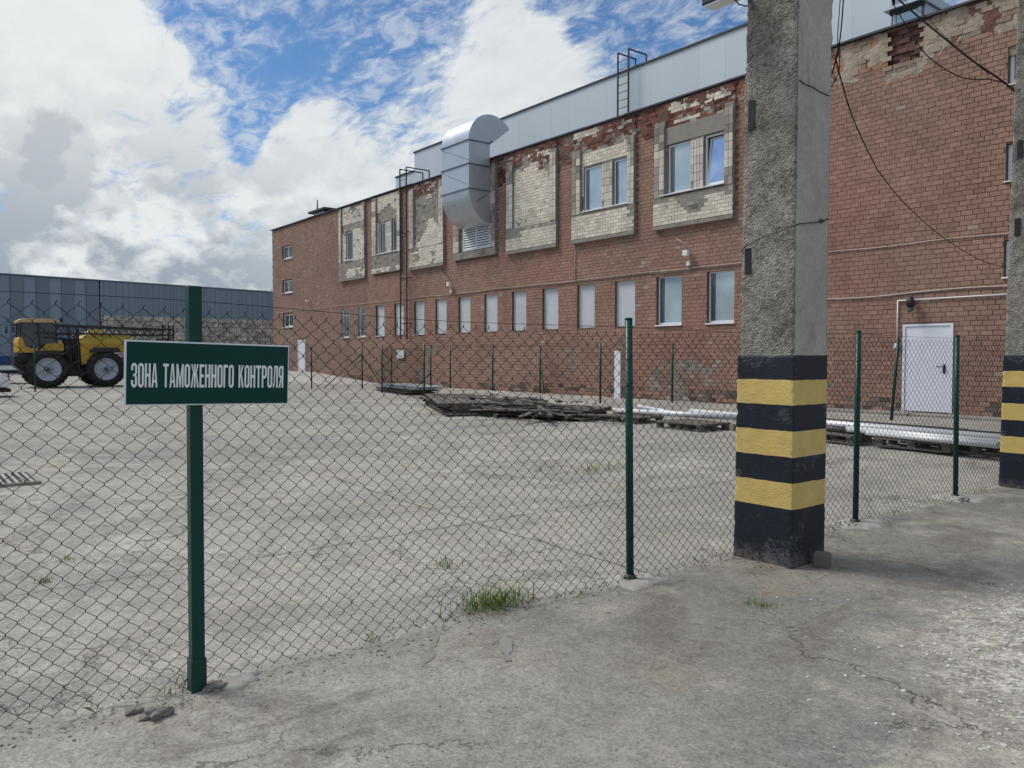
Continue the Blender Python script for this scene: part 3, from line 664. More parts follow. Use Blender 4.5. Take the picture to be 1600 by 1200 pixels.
for k, (x0, x1) in panels.items():
    pn = sub('facing_panel', bld); YA = FY-.13; YI = FY-.035
    sl_, sr_ = .45, .33
    if k in 'ce': sl_, sr_ = .42, .38
    if k == 'a': sl_, sr_ = .28, .38
    wins = up.get(k, [])
    core = MB()
    top = 9.70 if k not in 'g' else 9.6
    core.box(x0, x1, YA+.012, FY+.012, 5.80, 6.70 if k != 'd' else 6.10)
    zt = {'a': 9.7, 'b': 9.7, 'c': 9.6, 'd': 9.5, 'e': 9.4, 'f': 9.05, 'g': 9.15}[k]
    zb = 6.70 if k != 'd' else 6.10
    core.box(x0+.02, x0+sl_, YA+.03, FY+.012, zb, zt); core.box(x1-sr_, x1-.02, YA+.03, FY+.012, zb, zt)
    # infill surface around windows
    hol = wins if k != 'd' else [(-28.98, -26.92)]; wz0, wz1 = (WZ0, WZ1) if k != 'd' else (6.14, 7.40)
    xsn = sorted({x0+sl_, x1-sr_, *[q for h in hol for q in h if x0+sl_ < q < x1-sr_]})
    for i in range(len(xsn)-1):
        a, b = xsn[i], xsn[i+1]
        if any(a >= h[0]-.001 and b <= h[1]+.001 for h in hol): core.box(a, b, YI+.022, FY+.012, wz1, 9.72)
        else: core.box(a, b, YI+.022, FY+.012, zb, 9.72)
    core.build('render_backing', M['graymortar'], pn)
    ld = MB(); xx = x0-.015
    if k in 'acefg':
        while xx < x1: e_ = min(xx+random.uniform(.7, 1.0), x1+.015); ld.box(xx, e_-.006, YA-.02+random.uniform(-.006, .006), FY+.01, 5.69, 5.795); xx = e_
        ld.build('ledge', M['conc'], pn, bevel=.008)
    bx = []; bc = []
    def put(a, b, y, z0, z1, c, dy=.004): bx.append((a, b, y+random.gauss(0, dy*.5), y+.03, z0, z1)); bc.append(np.clip(c*random.uniform(.82, 1.12), .01, 1))
    r0 = int((5.80-GB)/PZ)+1
    for r_ in range(r0, nrow):
        z0 = GB+r_*PZ; zc_ = z0+BH/2; apr = zc_ < (6.70 if k != 'd' else 6.10)
        L, Rr = (x0+.005, x1-.005) if apr else (x0+sl_, x1-sr_)
        if zc_ > zt-.02: L, Rr = x0+.005, x1-.005
        x = math.floor((L-XL)/PX)*PX+XL+(PX/2 if r_ % 2 else 0)-PX
        while x < Rr:
            a, b = max(x, L), min(x+BL, Rr); x += PX
            if b-a < .05: continue
            if in_open(a, b, z0, z0+BH): 
                o2 = next(o for o in openings if b > o[0] and a < o[1] and z0+BH > o[2] and z0 < o[3])
                if a < o2[0]-.04: b = o2[0]-.004
                elif b > o2[1]+.04: a = o2[1]+.004
                else: continue
            u = ((a+b)/2-x0)/(x1-x0); c = pcls(k, (a+b)/2, zc_, u, zc_-5.69); y = YA if apr else YI
            if wins and not apr and zc_ < WZ1+.02 and zc_ > WZ0 and len(wins) == 2 and wins[0][1] < (a+b)/2 < wins[1][0]: continue
            if c == 'w': put(a, b, y, z0, z0+BH, WHT*(1-.25*max(0, fb(a, z0, 40, 1.5))))
            elif c == 'r':
                put(a, b, y+random.uniform(-.02, .02), z0+random.uniform(-.005, .005), z0+BH, np.array((.19, .075, .058))*random.uniform(.4, 1.3) if random.random() > .25 else GRY*1.2)
            elif random.random() < .45: put(a, b, y+random.uniform(.0, .018), z0+random.uniform(-.004, .004), z0+BH, GRY*random.uniform(.55, 1.45))
    np_b = tag(np_boxes('facing_bricks', bx, bc, M['brick'], pn), kind='stuff')
    # jamb tiles in upright columns
    big = k in 'efg'; tb = []; tcn = []
    TW, TH = .205, .255
    def tiles(xa, nc, tw, za, zbb, yy, keepf):
        for ci in range(nc):
            z = za
            while z+TH < zbb:
                a = xa+ci*tw; cl = keepf(ci, z)
                if cl:
                    c = TIL*random.uniform(.8, 1.08)*(1-.3*max(0, fb(a, z, 50, 1.2))) if cl == 1 else GRY*random.uniform(.7, 1.3)
                    if big and cl == 1:
                        o = link('tile', unit_box(tw-.012, TH-.012, .035), pn); o.location = Vector((a, yy, z))-ORG[bld]; o.color = (*c, 1)
                    else: tb.append((a, a+tw-.012, yy, yy+.03, z, z+TH-.012)); tcn.append(c)
                z += TH
    def kf(side):
        def f(ci, z):
            n = fb(x0+side*3, z, 60, 1.0)
            if k == 'g':
                if side == 0: return 1 if (ci == 0 and 7.6 < z < 8.35) or (ci == 1 and 6.9 < z < 8.2) else (2 if z < 8.9 else 0)
                return 1 if 7.0 < z < 8.2 else 2
            if k == 'f':
                if side == 0: return 1 if ci and (z < 7.9 or n > .1) else 2
                return 1 if z < 8.3 and (ci == 0 or n > 0) else 2
            if k == 'e': return 1 if (side == 1 and z < 9.1) or (side == 0 and z < 8.6 and n < .35) else 2
            if k == 'd': return 1 if n > 0 and z < 8.3 else 2
            return 1 if n < .3 else 2
        return f
    zs = 6.72 if k != 'd' else 6.12
    tiles(x0+.02, 2, sl_/2-.012, zs, zt, YA, kf(0)); tiles(x1-sr_+.004, 2, sr_/2-.012, zs, zt, YA, kf(1))
    if len(wins) == 2:
        a, b = wins[0][1], wins[1][0]; nc = max(3, round((b-a)/.125)); B(a+.004, b-.004, YI-.03+.012, YI+.010, WZ0, WZ1).build('mullion', M['graymortar'], pn)
        tiles(a+.006, nc, (b-a-.01)/nc, WZ0, WZ1+.05, YI-.045, lambda ci, z: 0 if (z < 7.0 and ci == 0) else 1)
    if tb: tag(np_boxes('jamb_tiles', tb, tcn, M['brick'], pn), kind='stuff')
    for wi, (a, b) in enumerate(wins):
        blue = (k == 'g' and wi == 1)
        window((a, b, WZ0, WZ1), 1, 'glassblue' if blue else ('glassdark' if k in 'ab' else 'glass'), fy=FY+.02, open_leaf=blue, sill=False)
    if wins: B(wins[0][0]-(.25 if k in 'g' else .05), wins[-1][1]+.02, YA-.035, FY+.02, WZ0-.03, WZ0-.002).build('sill', M['white'], pn)
    if k == 'g': B(x0+sl_+.004, x1-sr_-.004, YI-.02, YI+.008, 8.39, 8.93).build('lintel', M['conc'], pn, bevel=.01)
    if k == 'd':
        lv = sub('louver_grille', bld); a, b, z0, z1 = -28.96, -26.94, 6.15, 7.39; yf = FY-.04
        m = MB(); m.box(a, a+.05, yf, yf+.06, z0, z1); m.box(b-.05, b, yf, yf+.06, z0, z1); m.box(a+.05, b-.05, yf, yf+.06, z0, z0+.05); m.box(a+.05, b-.05, yf, yf+.06, z1-.05, z1); m.box((a+b)/2-.025, (a+b)/2+.025, yf-.002, yf+.058, z0+.05, z1-.05); m.build('frame', M['white'], lv)
        B(a+.02, b-.02, yf+.10, yf+.12, z0+.01, z1-.01).build('back_plate', M['blackmetal'], lv)
        slm = None
        for i in range(11):
            for (xa, xb) in ((a+.055, (a+b)/2-.03), ((a+b)/2+.03, b-.055)):
                z = z0+.07+i*.105; MB().add([(xa, yf+.005, z), (xb, yf+.005, z), (xb, yf+.05, z+.075), (xa, yf+.05, z+.075), (xa, yf+.012, z-.004), (xb, yf+.012, z-.004), (xb, yf+.057, z+.071), (xa, yf+.057, z+.071)], [(0, 1, 2, 3), (7, 6, 5, 4), (0, 4, 5, 1), (2, 6, 7, 3)]).build('slat', M['white'], lv)

# ---- crumbling mortar and old render: uneven sheets the bricks poke through
def crust(x0, x1, z0, z1, y, m, amp, off, seed, sc=2.2, cell=.035, keep=None, par=wall, name='mortar_crust'):
    nx_ = int((x1-x0)/cell)+1; nz_ = int((z1-z0)/cell)+1; V_ = []; ok = []
    for j in range(nz_):
        for i in range(nx_):
            x = x0+(x1-x0)*i/(nx_-1); z = z0+(z1-z0)*j/(nz_-1)
            a = fb(x, z, seed, sc)+.35*fb(x, z, seed+5, sc*5); k_ = keep(x, z) if keep else 1
            V_.append((x, y-off-amp*a-(k_-1)*.05, z)); ok.append(k_ > .2)
    F_ = [(j*nx_+i, j*nx_+i+1, (j+1)*nx_+i+1, (j+1)*nx_+i) for j in range(nz_-1) for i in range(nx_-1) if ok[j*nx_+i] and ok[j*nx_+i+1] and ok[(j+1)*nx_+i]]
    m_ = MB(); m_.v = V_; m_.f = F_; m_.sm = [False]*len(F_); o = m_.build(name, m, par)
    return o
M['palemortar'] = simple('pale_lime_mortar', (.40, .335, .265), .93, var=.40, scale=4.5, bmp=1.0, bd=.02, dirt=(.20, .14, .10), dirtk=.7)
M['redrubble'] = simple('broken_red_brick', (.17, .085, .065), .93, var=.55, scale=5, bmp=1.0, bd=.03, dirt=(.06, .045, .04), dirtk=.8)
def kr(x, z):
    if POCKET[0]+.1 < x < POCKET[1]-.1 and z > POCKET[2]+.1: return 0
    return 1.0 if z > lin(x, RB)+.10*fb(x, z, 2, 2)-.10 else .3
crust(-14.4, -6.5, 8.35, 9.77, FY, M['palemortar'], .030, -.001, 71, 2.0, .035, kr)
crust(-14.4, -6.5, 8.9, 9.77, FY, M['redrubble'], .030, -.010, 93, 1.6, .035, kr)
def kl(x, z):
    if z < 8.95+.3*fb(x, 0, 3, .8): return .1
    return 1
crust(-30.3, -14.5, 8.7, 9.77, FY, M['redrubble'], .034, -.004, 121, 1.7, .04, lambda x, z: kl(x, z) if not any(p[0]-.03 < x < p[1]+.03 for p in panels.values()) else 0)
for k, (x0, x1) in panels.items():
    holes = [(a, b, WZ0, WZ1) for a, b in up.get(k, [])]
    if k == 'd': holes = [(-28.98, -26.92, 6.14, 7.40)]
    hk = lambda x, z: 0 if any(h[0]-.04 < x < h[1]+.04 and h[2]-.06 < z < h[3]+.04 for h in holes) else 1
    crust(x0+.44, x1-.36, 6.75 if k != 'd' else 6.12, 9.72, FY-.035, M['graymortar'], .022, -.013, 150+ord(k), 1.8, .045, hk, wall, 'render_remnant')
    crust(x0+.02, x1-.02, 5.82, 6.68 if k != 'd' else 6.08, FY-.13, M['graymortar'], .020, -.015, 180+ord(k), 2.0, .045, None, wall, 'render_remnant')
    if k in 'cefg': crust(x0+.1, x1-.1, 9.15, 9.75, FY-.035, M['redrubble'], .035, -.004, 210+ord(k), 1.8, .04, None, wall, 'render_remnant')

# ---- penthouse storey in pale cladding
def cladwall(name, x0, x1, y, z0, z1, step=1.15, m='clad', parent=bld, rib=.03):
    s_ = sub(name, parent); x = x0
    while x < x1-.01:
        e_ = min(x+step, x1); d = random.uniform(0, .002); b_ = B(x+.002, e_-.002, y+d, y+.06, z0, z1).build('cladding_sheet', M[m], s_)
        v = random.uniform(.98, 1.02); b_.color = (v, v, v*1.01, 1); x = e_
    B(x0, x1, y+.061, y+.2, z0, z1-.01).build('core', M['coping'], s_)
    cpn = B(x0-.05, x1+.05, y-.05, y+.3, z1, z1+.07).build('coping', M['coping'], s_)
    return s_
cladwall('penthouse_wall', -38.05, -11.57, 23, 9.6, 12.72)
cladwall('penthouse_wall', -40.6, -38.06, 23.3, 9.6, 11.85)
e1 = B(-11.63, -11.57, 23.07, 28, 9.6, 12.71).build('end_wall', M['clad'], bld); e1.color = (1, 1, 1, 1)
cladwall('penthouse_wall', -11.56, 2.9, 27.2, 9.6, 13.6)
dm = sub('roof_lantern', bld)
for x in (-11.02, -10.33): MB().box(x, x+.07, 22.0, 22.07, 9.7, 10.98).build('post', M['steel'], dm)
B(-11.1, -10.22, 21.95, 22.1, 10.98, 11.06).build('lintel', M['coping'], dm)
B(-10.94, -10.34, 22.03, 22.05, 9.75, 10.97).build('pane', M['glass'], dm)
MB().add([(-11.2, 21.8, 11.07), (-10.12, 21.8, 11.07), (-10.12, 24.2, 11.07), (-11.2, 24.2, 11.07), (-11.2, 21.8, 11.15), (-10.12, 21.8, 11.15), (-10.12, 24.2, 11.15), (-11.2, 24.2, 11.15)], [(0, 1, 2, 3), (7, 6, 5, 4), (0, 4, 5, 1), (1, 5, 6, 2), (2, 6, 7, 3), (3, 7, 4, 0)]).build('lantern_roof', M['steel'], dm)
B(-10.24, -10.19, 22.1, 24.1, 9.7, 11.06).build('side_wall', M['clad'], dm)
# ---- duct
dc = thing('ventilation_duct', (-27.8, 19.9, 7.4), 'big galvanised ventilation duct curling out of the louvred opening and back over the roof edge', 'duct')
dx0, dx1 = -28.86, -26.84; yf, yb = 18.8, 19.88
B(dx0, dx1, yf, yb, 8.45, 9.42).build('duct_section', M['steel'], dc, bevel=.01); B(dx0, dx1, yf, yb, 9.46, 10.38).build('duct_section', M['steel'], dc, bevel=.01)
for z in (8.41, 9.42, 10.38):
    m = MB(); m.box(dx0-.04, dx1+.04, yf-.04, yf, z, z+.045); m.box(dx0-.04, dx1+.04, yb, yb+.03, z, z+.045); m.box(dx0-.04, dx0, yf, yb, z, z+.045); m.box(dx1, dx1+.04, yf, yb, z, z+.045); m.build('flange', M['steelrib'], dc)
def elbow(cy, cz, ri, ro, a0, a1, n, name, ey=1.0, ez=1.0):
    P_ = []; m = MB()
    for i in range(n+1):
        a = a0+(a1-a0)*i/n; ca, sa = math.cos(a), math.sin(a)
        P_.append(((cy+ca*ro*ey, cz+sa*ro*ez), (cy+ca*ri, cz+sa*ri)))
    for i in range(n):
        (o0, i0), (o1, i1) = P_[i], P_[i+1]
        m.add([(dx0, *o0), (dx1, *o0), (dx1, *o1), (dx0, *o1)], [(0, 1, 2, 3)], True); m.add([(dx0, *i0), (dx1, *i0), (dx1, *i1), (dx0, *i1)], [(3, 2, 1, 0)], True)
        for x in (dx0, dx1): m.add([(x, *o0), (x, *o1), (x, *i1), (x, *i0)], [(0, 1, 2, 3)])
    o = m.build(name, M['steel'], dc); 
    import bmesh
    bm = bmesh.new(); bm.from_mesh(o.data); bmesh.ops.remove_doubles(bm, verts=bm.verts, dist=.0005)
    for e in bm.edges:
        if len(e.link_faces) == 2 and e.calc_face_angle(0) > R(40): e.smooth = False
    for f in bm.faces: f.smooth = True
    bm.to_mesh(o.data); bm.free(); return P_
elbow(19.98, 10.43, .10, 1.18, math.pi, R(38), 18, 'outlet_elbow')
elbow(19.98, 8.41, .10, 1.18, math.pi, R(270), 14, 'inlet_elbow', 1.0, 1.12)
m = MB()
m.box(dx0+.06, dx1-.06, 19.98, 20.3, 7.3, 8.3); m.build('inlet_neck', M['steel'], dc)
m = MB()
for z0_, z1_ in ((8.47, 9.4), (9.48, 10.36)):
    m.bar((dx0+.03, yf-.006, z1_-.02), (dx1-.03, yf-.006, z0_+.12), .02, .012)
m.bar((dx1+.01, 19.15, 7.9), (dx1+.012, 19.75, 8.3), .03, .02)
m.build('cross_crease', M['steelrib'], dc)

# ---- ladders
def ladder(name, x0, x1, y, zb, zt, label, hoopy, hz, group=None, rung=.3):
    t = thing(name, ((x0+x1)/2, y, zb), label, 'ladder'); 
    for x in (x0, x1): MB().bar((x, y, zb), (x, y, zt), .05).build('stile', M['blackmetal'], t)
    z = zb+.2; rm = MB(); rm.tube([((x0), y, 0), (x1, y, 0)], .013, 6)
    me = None
    while z < zt-.1:
        if me is None:
            r = MB().tube([(x0, y, zb), (x1, y, zb)], .013, 6).build('rung', M['blackmetal'], t); me = r.data
        else: r = link('rung', me, t)
        r.location = (0, 0, z-zb); z += rung
    for x in (x0, x1):
        h = MB(); h.bar((x, y, zt), (x, y+hoopy, zt), .045); h.bar((x, y+hoopy, zt), (x, y+hoopy, hz), .045); h.build('grab_rail', M['blackmetal'], t)
    m = MB(); z = zb+.8
    while z < hz: 
        for x in (x0, x1): m.bar((x, y, z), (x, y+.3, z), .035)
        z += 2.2
    m.build('bracket', M['blackmetal'], t); return t
ladder('roof_ladder', -33.95, -33.35, 19.70, 2.35, 10.62, 'tall dark steel ladder up the brick facade with grab rails over the roof edge', 1.3, 9.9)
ladder('roof_ladder', -22.25, -21.68, 22.72, 9.85, 13.42, 'short dark steel ladder against the pale cladding of the top storey', 1.0, 12.8)

# ---- facade fittings
def cablething(name, pts, r, m, label, cat, group=None, n=6, smooth_pts=0):
    if smooth_pts:
        P_ = [Vector(p) for p in pts]; out = []
        for i in range(len(P_)-1):
            p0 = P_[max(i-1, 0)]; p1 = P_[i]; p2 = P_[i+1]; p3 = P_[min(i+2, len(P_)-1)]
            for k in range(smooth_pts):
                t = k/smooth_pts; out.append(.5*((2*p1)+(p2-p0)*t+(2*p0-5*p1+4*p2-p3)*t*t+(3*p1-p0-3*p2+p3)*t**3))
        out.append(P_[-1]); pts = out
    return tag(MB().tube(pts, r, n).build(name, m, None, tuple(pts[0])), label, cat, group)
def sag(xs_, zs_, y=FY-.03, w=.02): 
    return [(x, y, z+w*math.sin(i*2.1)) for i, (x, z) in enumerate(zip(xs_, zs_))]
X_ = np.linspace(-50.3, -12.2, 60); Z_ = 4.36+.015*np.sin(X_*.9)+.008*np.sin(X_*2.3)
cablething('facade_cable', [(x, FY-.025, z) for x, z in zip(X_, Z_)], .010, M['whitepipe'], 'pale conduit running just above the row of boarded windows', 'cable')
cablething('facade_cable', [(x, FY-.022, z-.07) for x, z in zip(X_[32:], Z_[32:])], .011, M['darkpipe'], 'dark cable under the pale conduit above the boarded windows', 'cable')
X2 = np.linspace(-13.6, -6.0, 26)
cablething('facade_cable', [(x, FY-.025, 3.13+.03*math.sin(x*1.3)+max(0, .05*(x+10))*.3) for x in X2], .016, M['whitepipe'], 'white cable sagging across the wall just above the white door lamp', 'cable', smooth_pts=2)
cablething('facade_cable', [(x, FY-.02, 4.37+.015*math.sin(x*2)) for x in X2], .011, M['whitepipe'], 'thin pale cable crossing the wall high above the white door', 'cable')
cp_ = [(-9.76, FY-.03, 1.90), (-9.76, FY-.03, 2.97), (-6.0, FY-.03, 2.99)]
ct = thing('conduit_run', (-9.76, FY, 1.9), 'white conduit rising beside the white door and turning along the wall over the lamp', 'conduit')
MB().tube(cp_[:2], .016, 8).build('conduit', M['white'], ct); MB().tube([(-9.77, FY-.03, 2.97), (-6, FY-.03, 2.99)], .016, 8).build('conduit', M['white'], ct); B(-9.83, -9.69, FY-.07, FY-.005, 1.78, 1.90).build('junction_box', M['white'], ct)
cablething('drop_cable', [(-21.75, FY-.03, 7.2), (-21.72, FY-.035, 6.4), (-21.70, FY-.03, 5.2), (-21.71, FY-.03, 4.38)], .016, M['whitepipe'], 'pale drop cable hanging between two cream panels down to the conduit', 'cable')
def bulk(name, x, z, label, y=FY):
    t = thing(name, (x, y, z), label, 'lamp'); MB().bar((x, y, z+.1), (x, y-.16, z+.14), .03).build('bracket', M['blackmetal'], t)
    a = np.linspace(0, 2*math.pi, 9)[:-1]
    MB().tube([(x, y-.16, z+.18), (x, y-.17, z+.10), (x, y-.17, z-.06)], [.04, .09, .10], 10).build('housing', M['blackmetal'], t)
    MB().tube([(x, y-.17, z-.06), (x, y-.17, z-.16), (x, y-.17, z-.2)], [.07, .07, .03], 10).build('lens', M['glassdark'], t)
bulk('wall_lamp', -9.38, 2.86, 'dark bulkhead lamp on the wall over the white door')
def floodl(x, z, label):
    t = thing('floodlight', (x, FY, z), label, 'lamp'); MB().bar((x, FY, z), (x, FY-.12, z+.03), .03).build('bracket', M['white'], t); B(x-.10, x+.10, FY-.24, FY-.10, z-.06, z+.12).build('housing', M['white'], t, bevel=.02)
    B(x-.06, x+.06, FY-.08, FY-.005, z-.35, z-.22).build('junction_box', M['white'], t)
floodl(-16.4, 4.78, 'small white floodlight above the two glazed ground windows')
floodl(-29.9, 4.75, 'small white floodlight above the boarded windows under the duct')
MB_ = cablething('loose_wire', [(-16.42, FY-.03, 4.9), (-16.6, FY-.05, 5.15), (-16.9, FY-.04, 5.35)], .012, M['whitepipe'], 'loose wire hanging from the wall above the white floodlight', 'cable')
cablething('loose_wire', [(-29.95, FY-.03, 4.95), (-30.2, FY-.04, 5.2), (-30.7, FY-.03, 5.55)], .010, M['cable'], 'loose dark wire on the wall near the boarded windows below the duct', 'cable')
for x, z, l in ((-45.25, 4.87, 'small camera high on the wall between the little end windows'), (-50.9, 5.9, 'small camera bracket at the far corner of the brick building')):
    t = thing('security_camera', (x, FY, z), l, 'camera'); MB().bar((x, FY, z), (x, FY-.2, z+.03), .04).build('bracket', M['white'], t); MB().tube([(x-.1, FY-.2, z), (x+.15, FY-.24, z-.03)], .05, 8).build('housing', M['white'], t)
t = thing('roof_vent', (-46.2, 21.2, 9.7), 'small flat capped vent with a mast on the far roof', 'vent'); m = MB(); m.box(-46.5, -45.2, 20.9, 21.8, 9.7, 10.35); m.build('vent_box', M['steel'], t); B(-47.0, -44.7, 20.7, 22, 10.38, 10.5).build('cap', M['coping'], t); MB().tube([(-46.15, 20.95, 10), (-46.15, 20.95, 11.15)], .05, 8).build('mast', M['steelrib'], t)
t = tag(B(-19.42, -19.14, 19.72, 19.76, .08, 1.75).build('leaning_board', M['door'], None, (-19.3, 19.74, .1)), 'narrow pale board standing upright against the brick wall', 'board')
t = tag(B(-34.75, -34.05, 19.93, 19.95, 1.45, 1.85).build('notice_plate', M['white'], None, (-34.4, 19.94, 1.65)), 'small white notice plate on the wall at the foot of the tall ladder', 'sign')
rm = MB().add([(-51, 17.6, .05), (-36.5, 17.6, .05), (-36.5, 19.98, .12), (-51, 19.98, .12), (-51, 18.2, .60), (-44.8, 18.2, .60), (-44.8, 19.98, .60), (-51, 19.98, .60)], [(0, 1, 5, 4), (1, 2, 6, 5), (4, 5, 6, 7), (0, 4, 7, 3), (0, 3, 2, 1)])
tag(rm.build('entrance_ramp', M['footing'], None, (-45, 19, .1)), 'pale concrete ramp against the wall up to the far small door', 'ramp')
kb = thing('wall_plinth', (-12, 19.6, .1), 'low rough concrete strip along the foot of the brick wall by the white door', 'plinth'); x = -13.5; 
while x < -3:
    e_ = x+random.uniform(.9, 1.2); B(x, e_-.015, 19.42+random.uniform(-.02, .02), 19.985, .06, .19+random.uniform(-.01, .02)).build('slab', M['conc'], kb, bevel=.015); x = e_

# ------------------------------------------------------------------ warehouse far away
wh = thing('warehouse', (-76, 12, .1), 'long blue grey metal clad warehouse with a rubble stone base across the yard', 'building')
TZ0 = lambda y: 8.12-max(0, y+.9-7)*.0165; s1 = sub('ribbed_wall', wh); y = -40.0
while y < 14.3:
    e_ = min(y+.92, 14.36); k = int(round((y+40)/.92)) % 2
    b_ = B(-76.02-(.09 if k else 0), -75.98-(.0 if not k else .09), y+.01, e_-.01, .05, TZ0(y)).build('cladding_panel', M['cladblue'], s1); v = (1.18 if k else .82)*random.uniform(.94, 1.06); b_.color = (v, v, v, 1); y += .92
def slope(x0, x1, y0, y1, zb0, zb1, zt0, zt1): return MB().add([(x0, y0, zb0), (x0, y1, zb1), (x1, y1, zb1), (x1, y0, zb0), (x0, y0, zt0), (x0, y1, zt1), (x1, y1, zt1), (x1, y0, zt0)], [(0, 1, 2, 3), (7, 6, 5, 4), (0, 4, 5, 1), (1, 5, 6, 2), (2, 6, 7, 3), (3, 7, 4, 0)])
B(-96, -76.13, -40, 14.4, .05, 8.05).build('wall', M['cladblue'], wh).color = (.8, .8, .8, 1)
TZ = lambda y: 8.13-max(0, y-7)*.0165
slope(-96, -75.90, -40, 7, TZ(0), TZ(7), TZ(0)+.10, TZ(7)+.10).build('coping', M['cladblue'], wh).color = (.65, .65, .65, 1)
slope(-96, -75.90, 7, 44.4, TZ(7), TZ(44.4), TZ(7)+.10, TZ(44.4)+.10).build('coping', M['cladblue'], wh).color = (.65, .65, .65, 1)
y = 14.45; s2 = sub('clad_wall', wh); BZ = lambda y: 5.05-(y-14)*.018
while y < 44:
    b_ = slope(-76.05, -75.98, y, y+2.98, BZ(y), BZ(y+2.98), TZ(y)-.005, TZ(y+2.98)-.005).build('cladding_panel', M['cladblue'], s2); v = random.uniform(.95, 1.08); b_.color = (v, v, v, 1)
    for q in range(6): B(-75.98, -75.95, y+.25+q*.5, y+.29+q*.5, BZ(y)+.03, TZ(y+3)-.03).build('rib', M['cladblue'], s2)
    y += 3
B(-96, -76.06, 14.45, 44.4, .0, 7.3).build('wall', M['rubblewall'], wh)
sw = MB(); ys_ = np.arange(14.45, 44.4, .5); zz_ = np.arange(0, 5.1, .42)
for i in range(len(ys_)-1):
    for j in range(len(zz_)-1):
        o_ = random.uniform(0, .09); sw.box(-76.03, -75.97+o_, ys_[i]+.02+(.2 if j % 2 else 0), ys_[i+1]-.02+(.2 if j % 2 else 0), zz_[j]+.02, zz_[j+1]-.01)
tag(sw.build('stonework', M['rubblewall'], wh), kind='stuff')

# ------------------------------------------------------------------ trees across the road, behind the photographer (they show in the window glass)
def leafmat():
    m, t, b = mat('tree_foliage'); c = t.mix(t.noise(t.pos, 1.2, 5, .7), (.025, .040, .014), (.085, .115, .04)); setb(t, b, col=c, rough=.8, spec=.2); return m
M['leaf'] = leafmat()
lv_ = MB()
for i in range(11):
    cx = -102+i*6+random.uniform(-2, 2); H_ = random.uniform(8, 14); cy = -48+random.uniform(-4, 4)
    for k in range(260):
        a = random.uniform(0, 6.28); q = random.random()**.5; zz = random.uniform(.18, 1); rr_ = 4.2*math.sin(math.pi*min(.97, zz*.8+.15))*q
        x, y, z = cx+rr_*math.cos(a), cy+rr_*math.sin(a), H_*zz; s_ = random.uniform(.25, .6); u = Vector((random.gauss(0, 1), random.gauss(0, 1), random.gauss(0, 1))).normalized(); v = u.orthogonal().normalized()
        c_ = Vector((x, y, z)); lv_.add([c_-u*s_-v*s_*.6, c_+u*s_-v*s_*.5, c_+u*s_*.8+v*s_*.6, c_-u*s_*.9+v*s_*.7], [(0, 1, 2, 3)])
tag(lv_.build('treeline', M['leaf'], None, (0, -48, 0)), 'far belt of dark trees across the road mirrored in the glazed windows', 'trees', None, 'stuff')

# ------------------------------------------------------------------ near chain-link fence
def wire_panel(name, pt, hgt, ya, yb, parent, w=.0435, hz_=.039, r=.0021, xf=None, zb=lambda y: .03, m='wire', seed=0, off=0.0):
    rr = random.Random(seed); n = int((yb-ya)/w); rows = int(hgt/hz_); vs = []; fs = []; 
    for i in range(n):
        z0 = zb(ya+i*w)
        base = len(vs); ph = i % 2
        zig = []
        for j in range(rows+1):
            s_ = (j+ph) % 2; yy = ya+(i+s_)*w; zz = z0+j*hz_+.006*nz(yy, j*.3, 3, 2.0)
            dx = .002*(1 if (j+i) % 2 else -1); sway = .012*nz(yy, zz, 8, .8); ey = .012*nz(yy, zz, 11, 1.1)
            # a short vertical twist where neighbouring wires hook round each other
            zig.append((yy+ey, zz-.004, dx+sway)); zig.append((yy+ey, zz+.004, -dx+sway))
        if ph == 0: zig.append((zig[-1][0]+.008, zig[-1][1]+.010, zig[-1][2]))
        for q, (yy, zz, dd) in enumerate(zig):
            p = pt(yy, zz, dd)
            for k in range(3):
                a = 2*math.pi*k/3+.5; vs.append((p[0]+r*math.cos(a), p[1]+r*1.3*math.sin(a), p[2]))
            if q:
                for k in range(3):
                    k2 = (k+1) % 3; a0 = base+(q-1)*3; fs.append((a0+k, a0+k2, a0+3+k2, a0+3+k))
    o_ = ORG[parent]; me = bpy.data.meshes.new(name); me.from_pydata([(v[0]-o_.x, v[1]-o_.y, v[2]-o_.z) for v in vs], [], fs); me.materials.append(M[m]); me.update()
    return tag(link(name, me, parent), kind='stuff')
nf = thing('chain_link_fence', (-3.88, 4, 0), 'dark green chain link fence running away from the sign past the striped pillars', 'fence')
def nfx(y): return -3.918+.07*sstep((y-2.2)/1.6)
def nft(y): return lin(y, [(-2.5, 1.93), (1.1, 1.86), (2.3, 1.82), (4.1, 1.79), (7.2, 1.80), (11, 1.80)])
for a, b in ((-2.6, 1.13), (1.17, 4.08), (4.12, 7.17), (7.19, 9.30), (9.32, 12.0)):
    wire_panel('wire_mesh', lambda y, z, d: (nfx(y)+d+.006*nz(y, z, 4, .9), y, z*(nft(y)-.012)/1.81), 1.79, a, b, nf, seed=int(a*10), zb=lambda y: .02+gz(-3.9, y)+.012*nz(y, 0, 2, 1.2))
for z_, rr_ in ((0, .0016),):
    MB().tube([(nfx(y)+.003, y, nft(y)+z_-.008*math.sin((y-1.13)/2.97*math.pi)**2*2) for y in np.linspace(-2.6, 12, 50)], rr_, 5).build('tension_wire', M['wire'], nf)
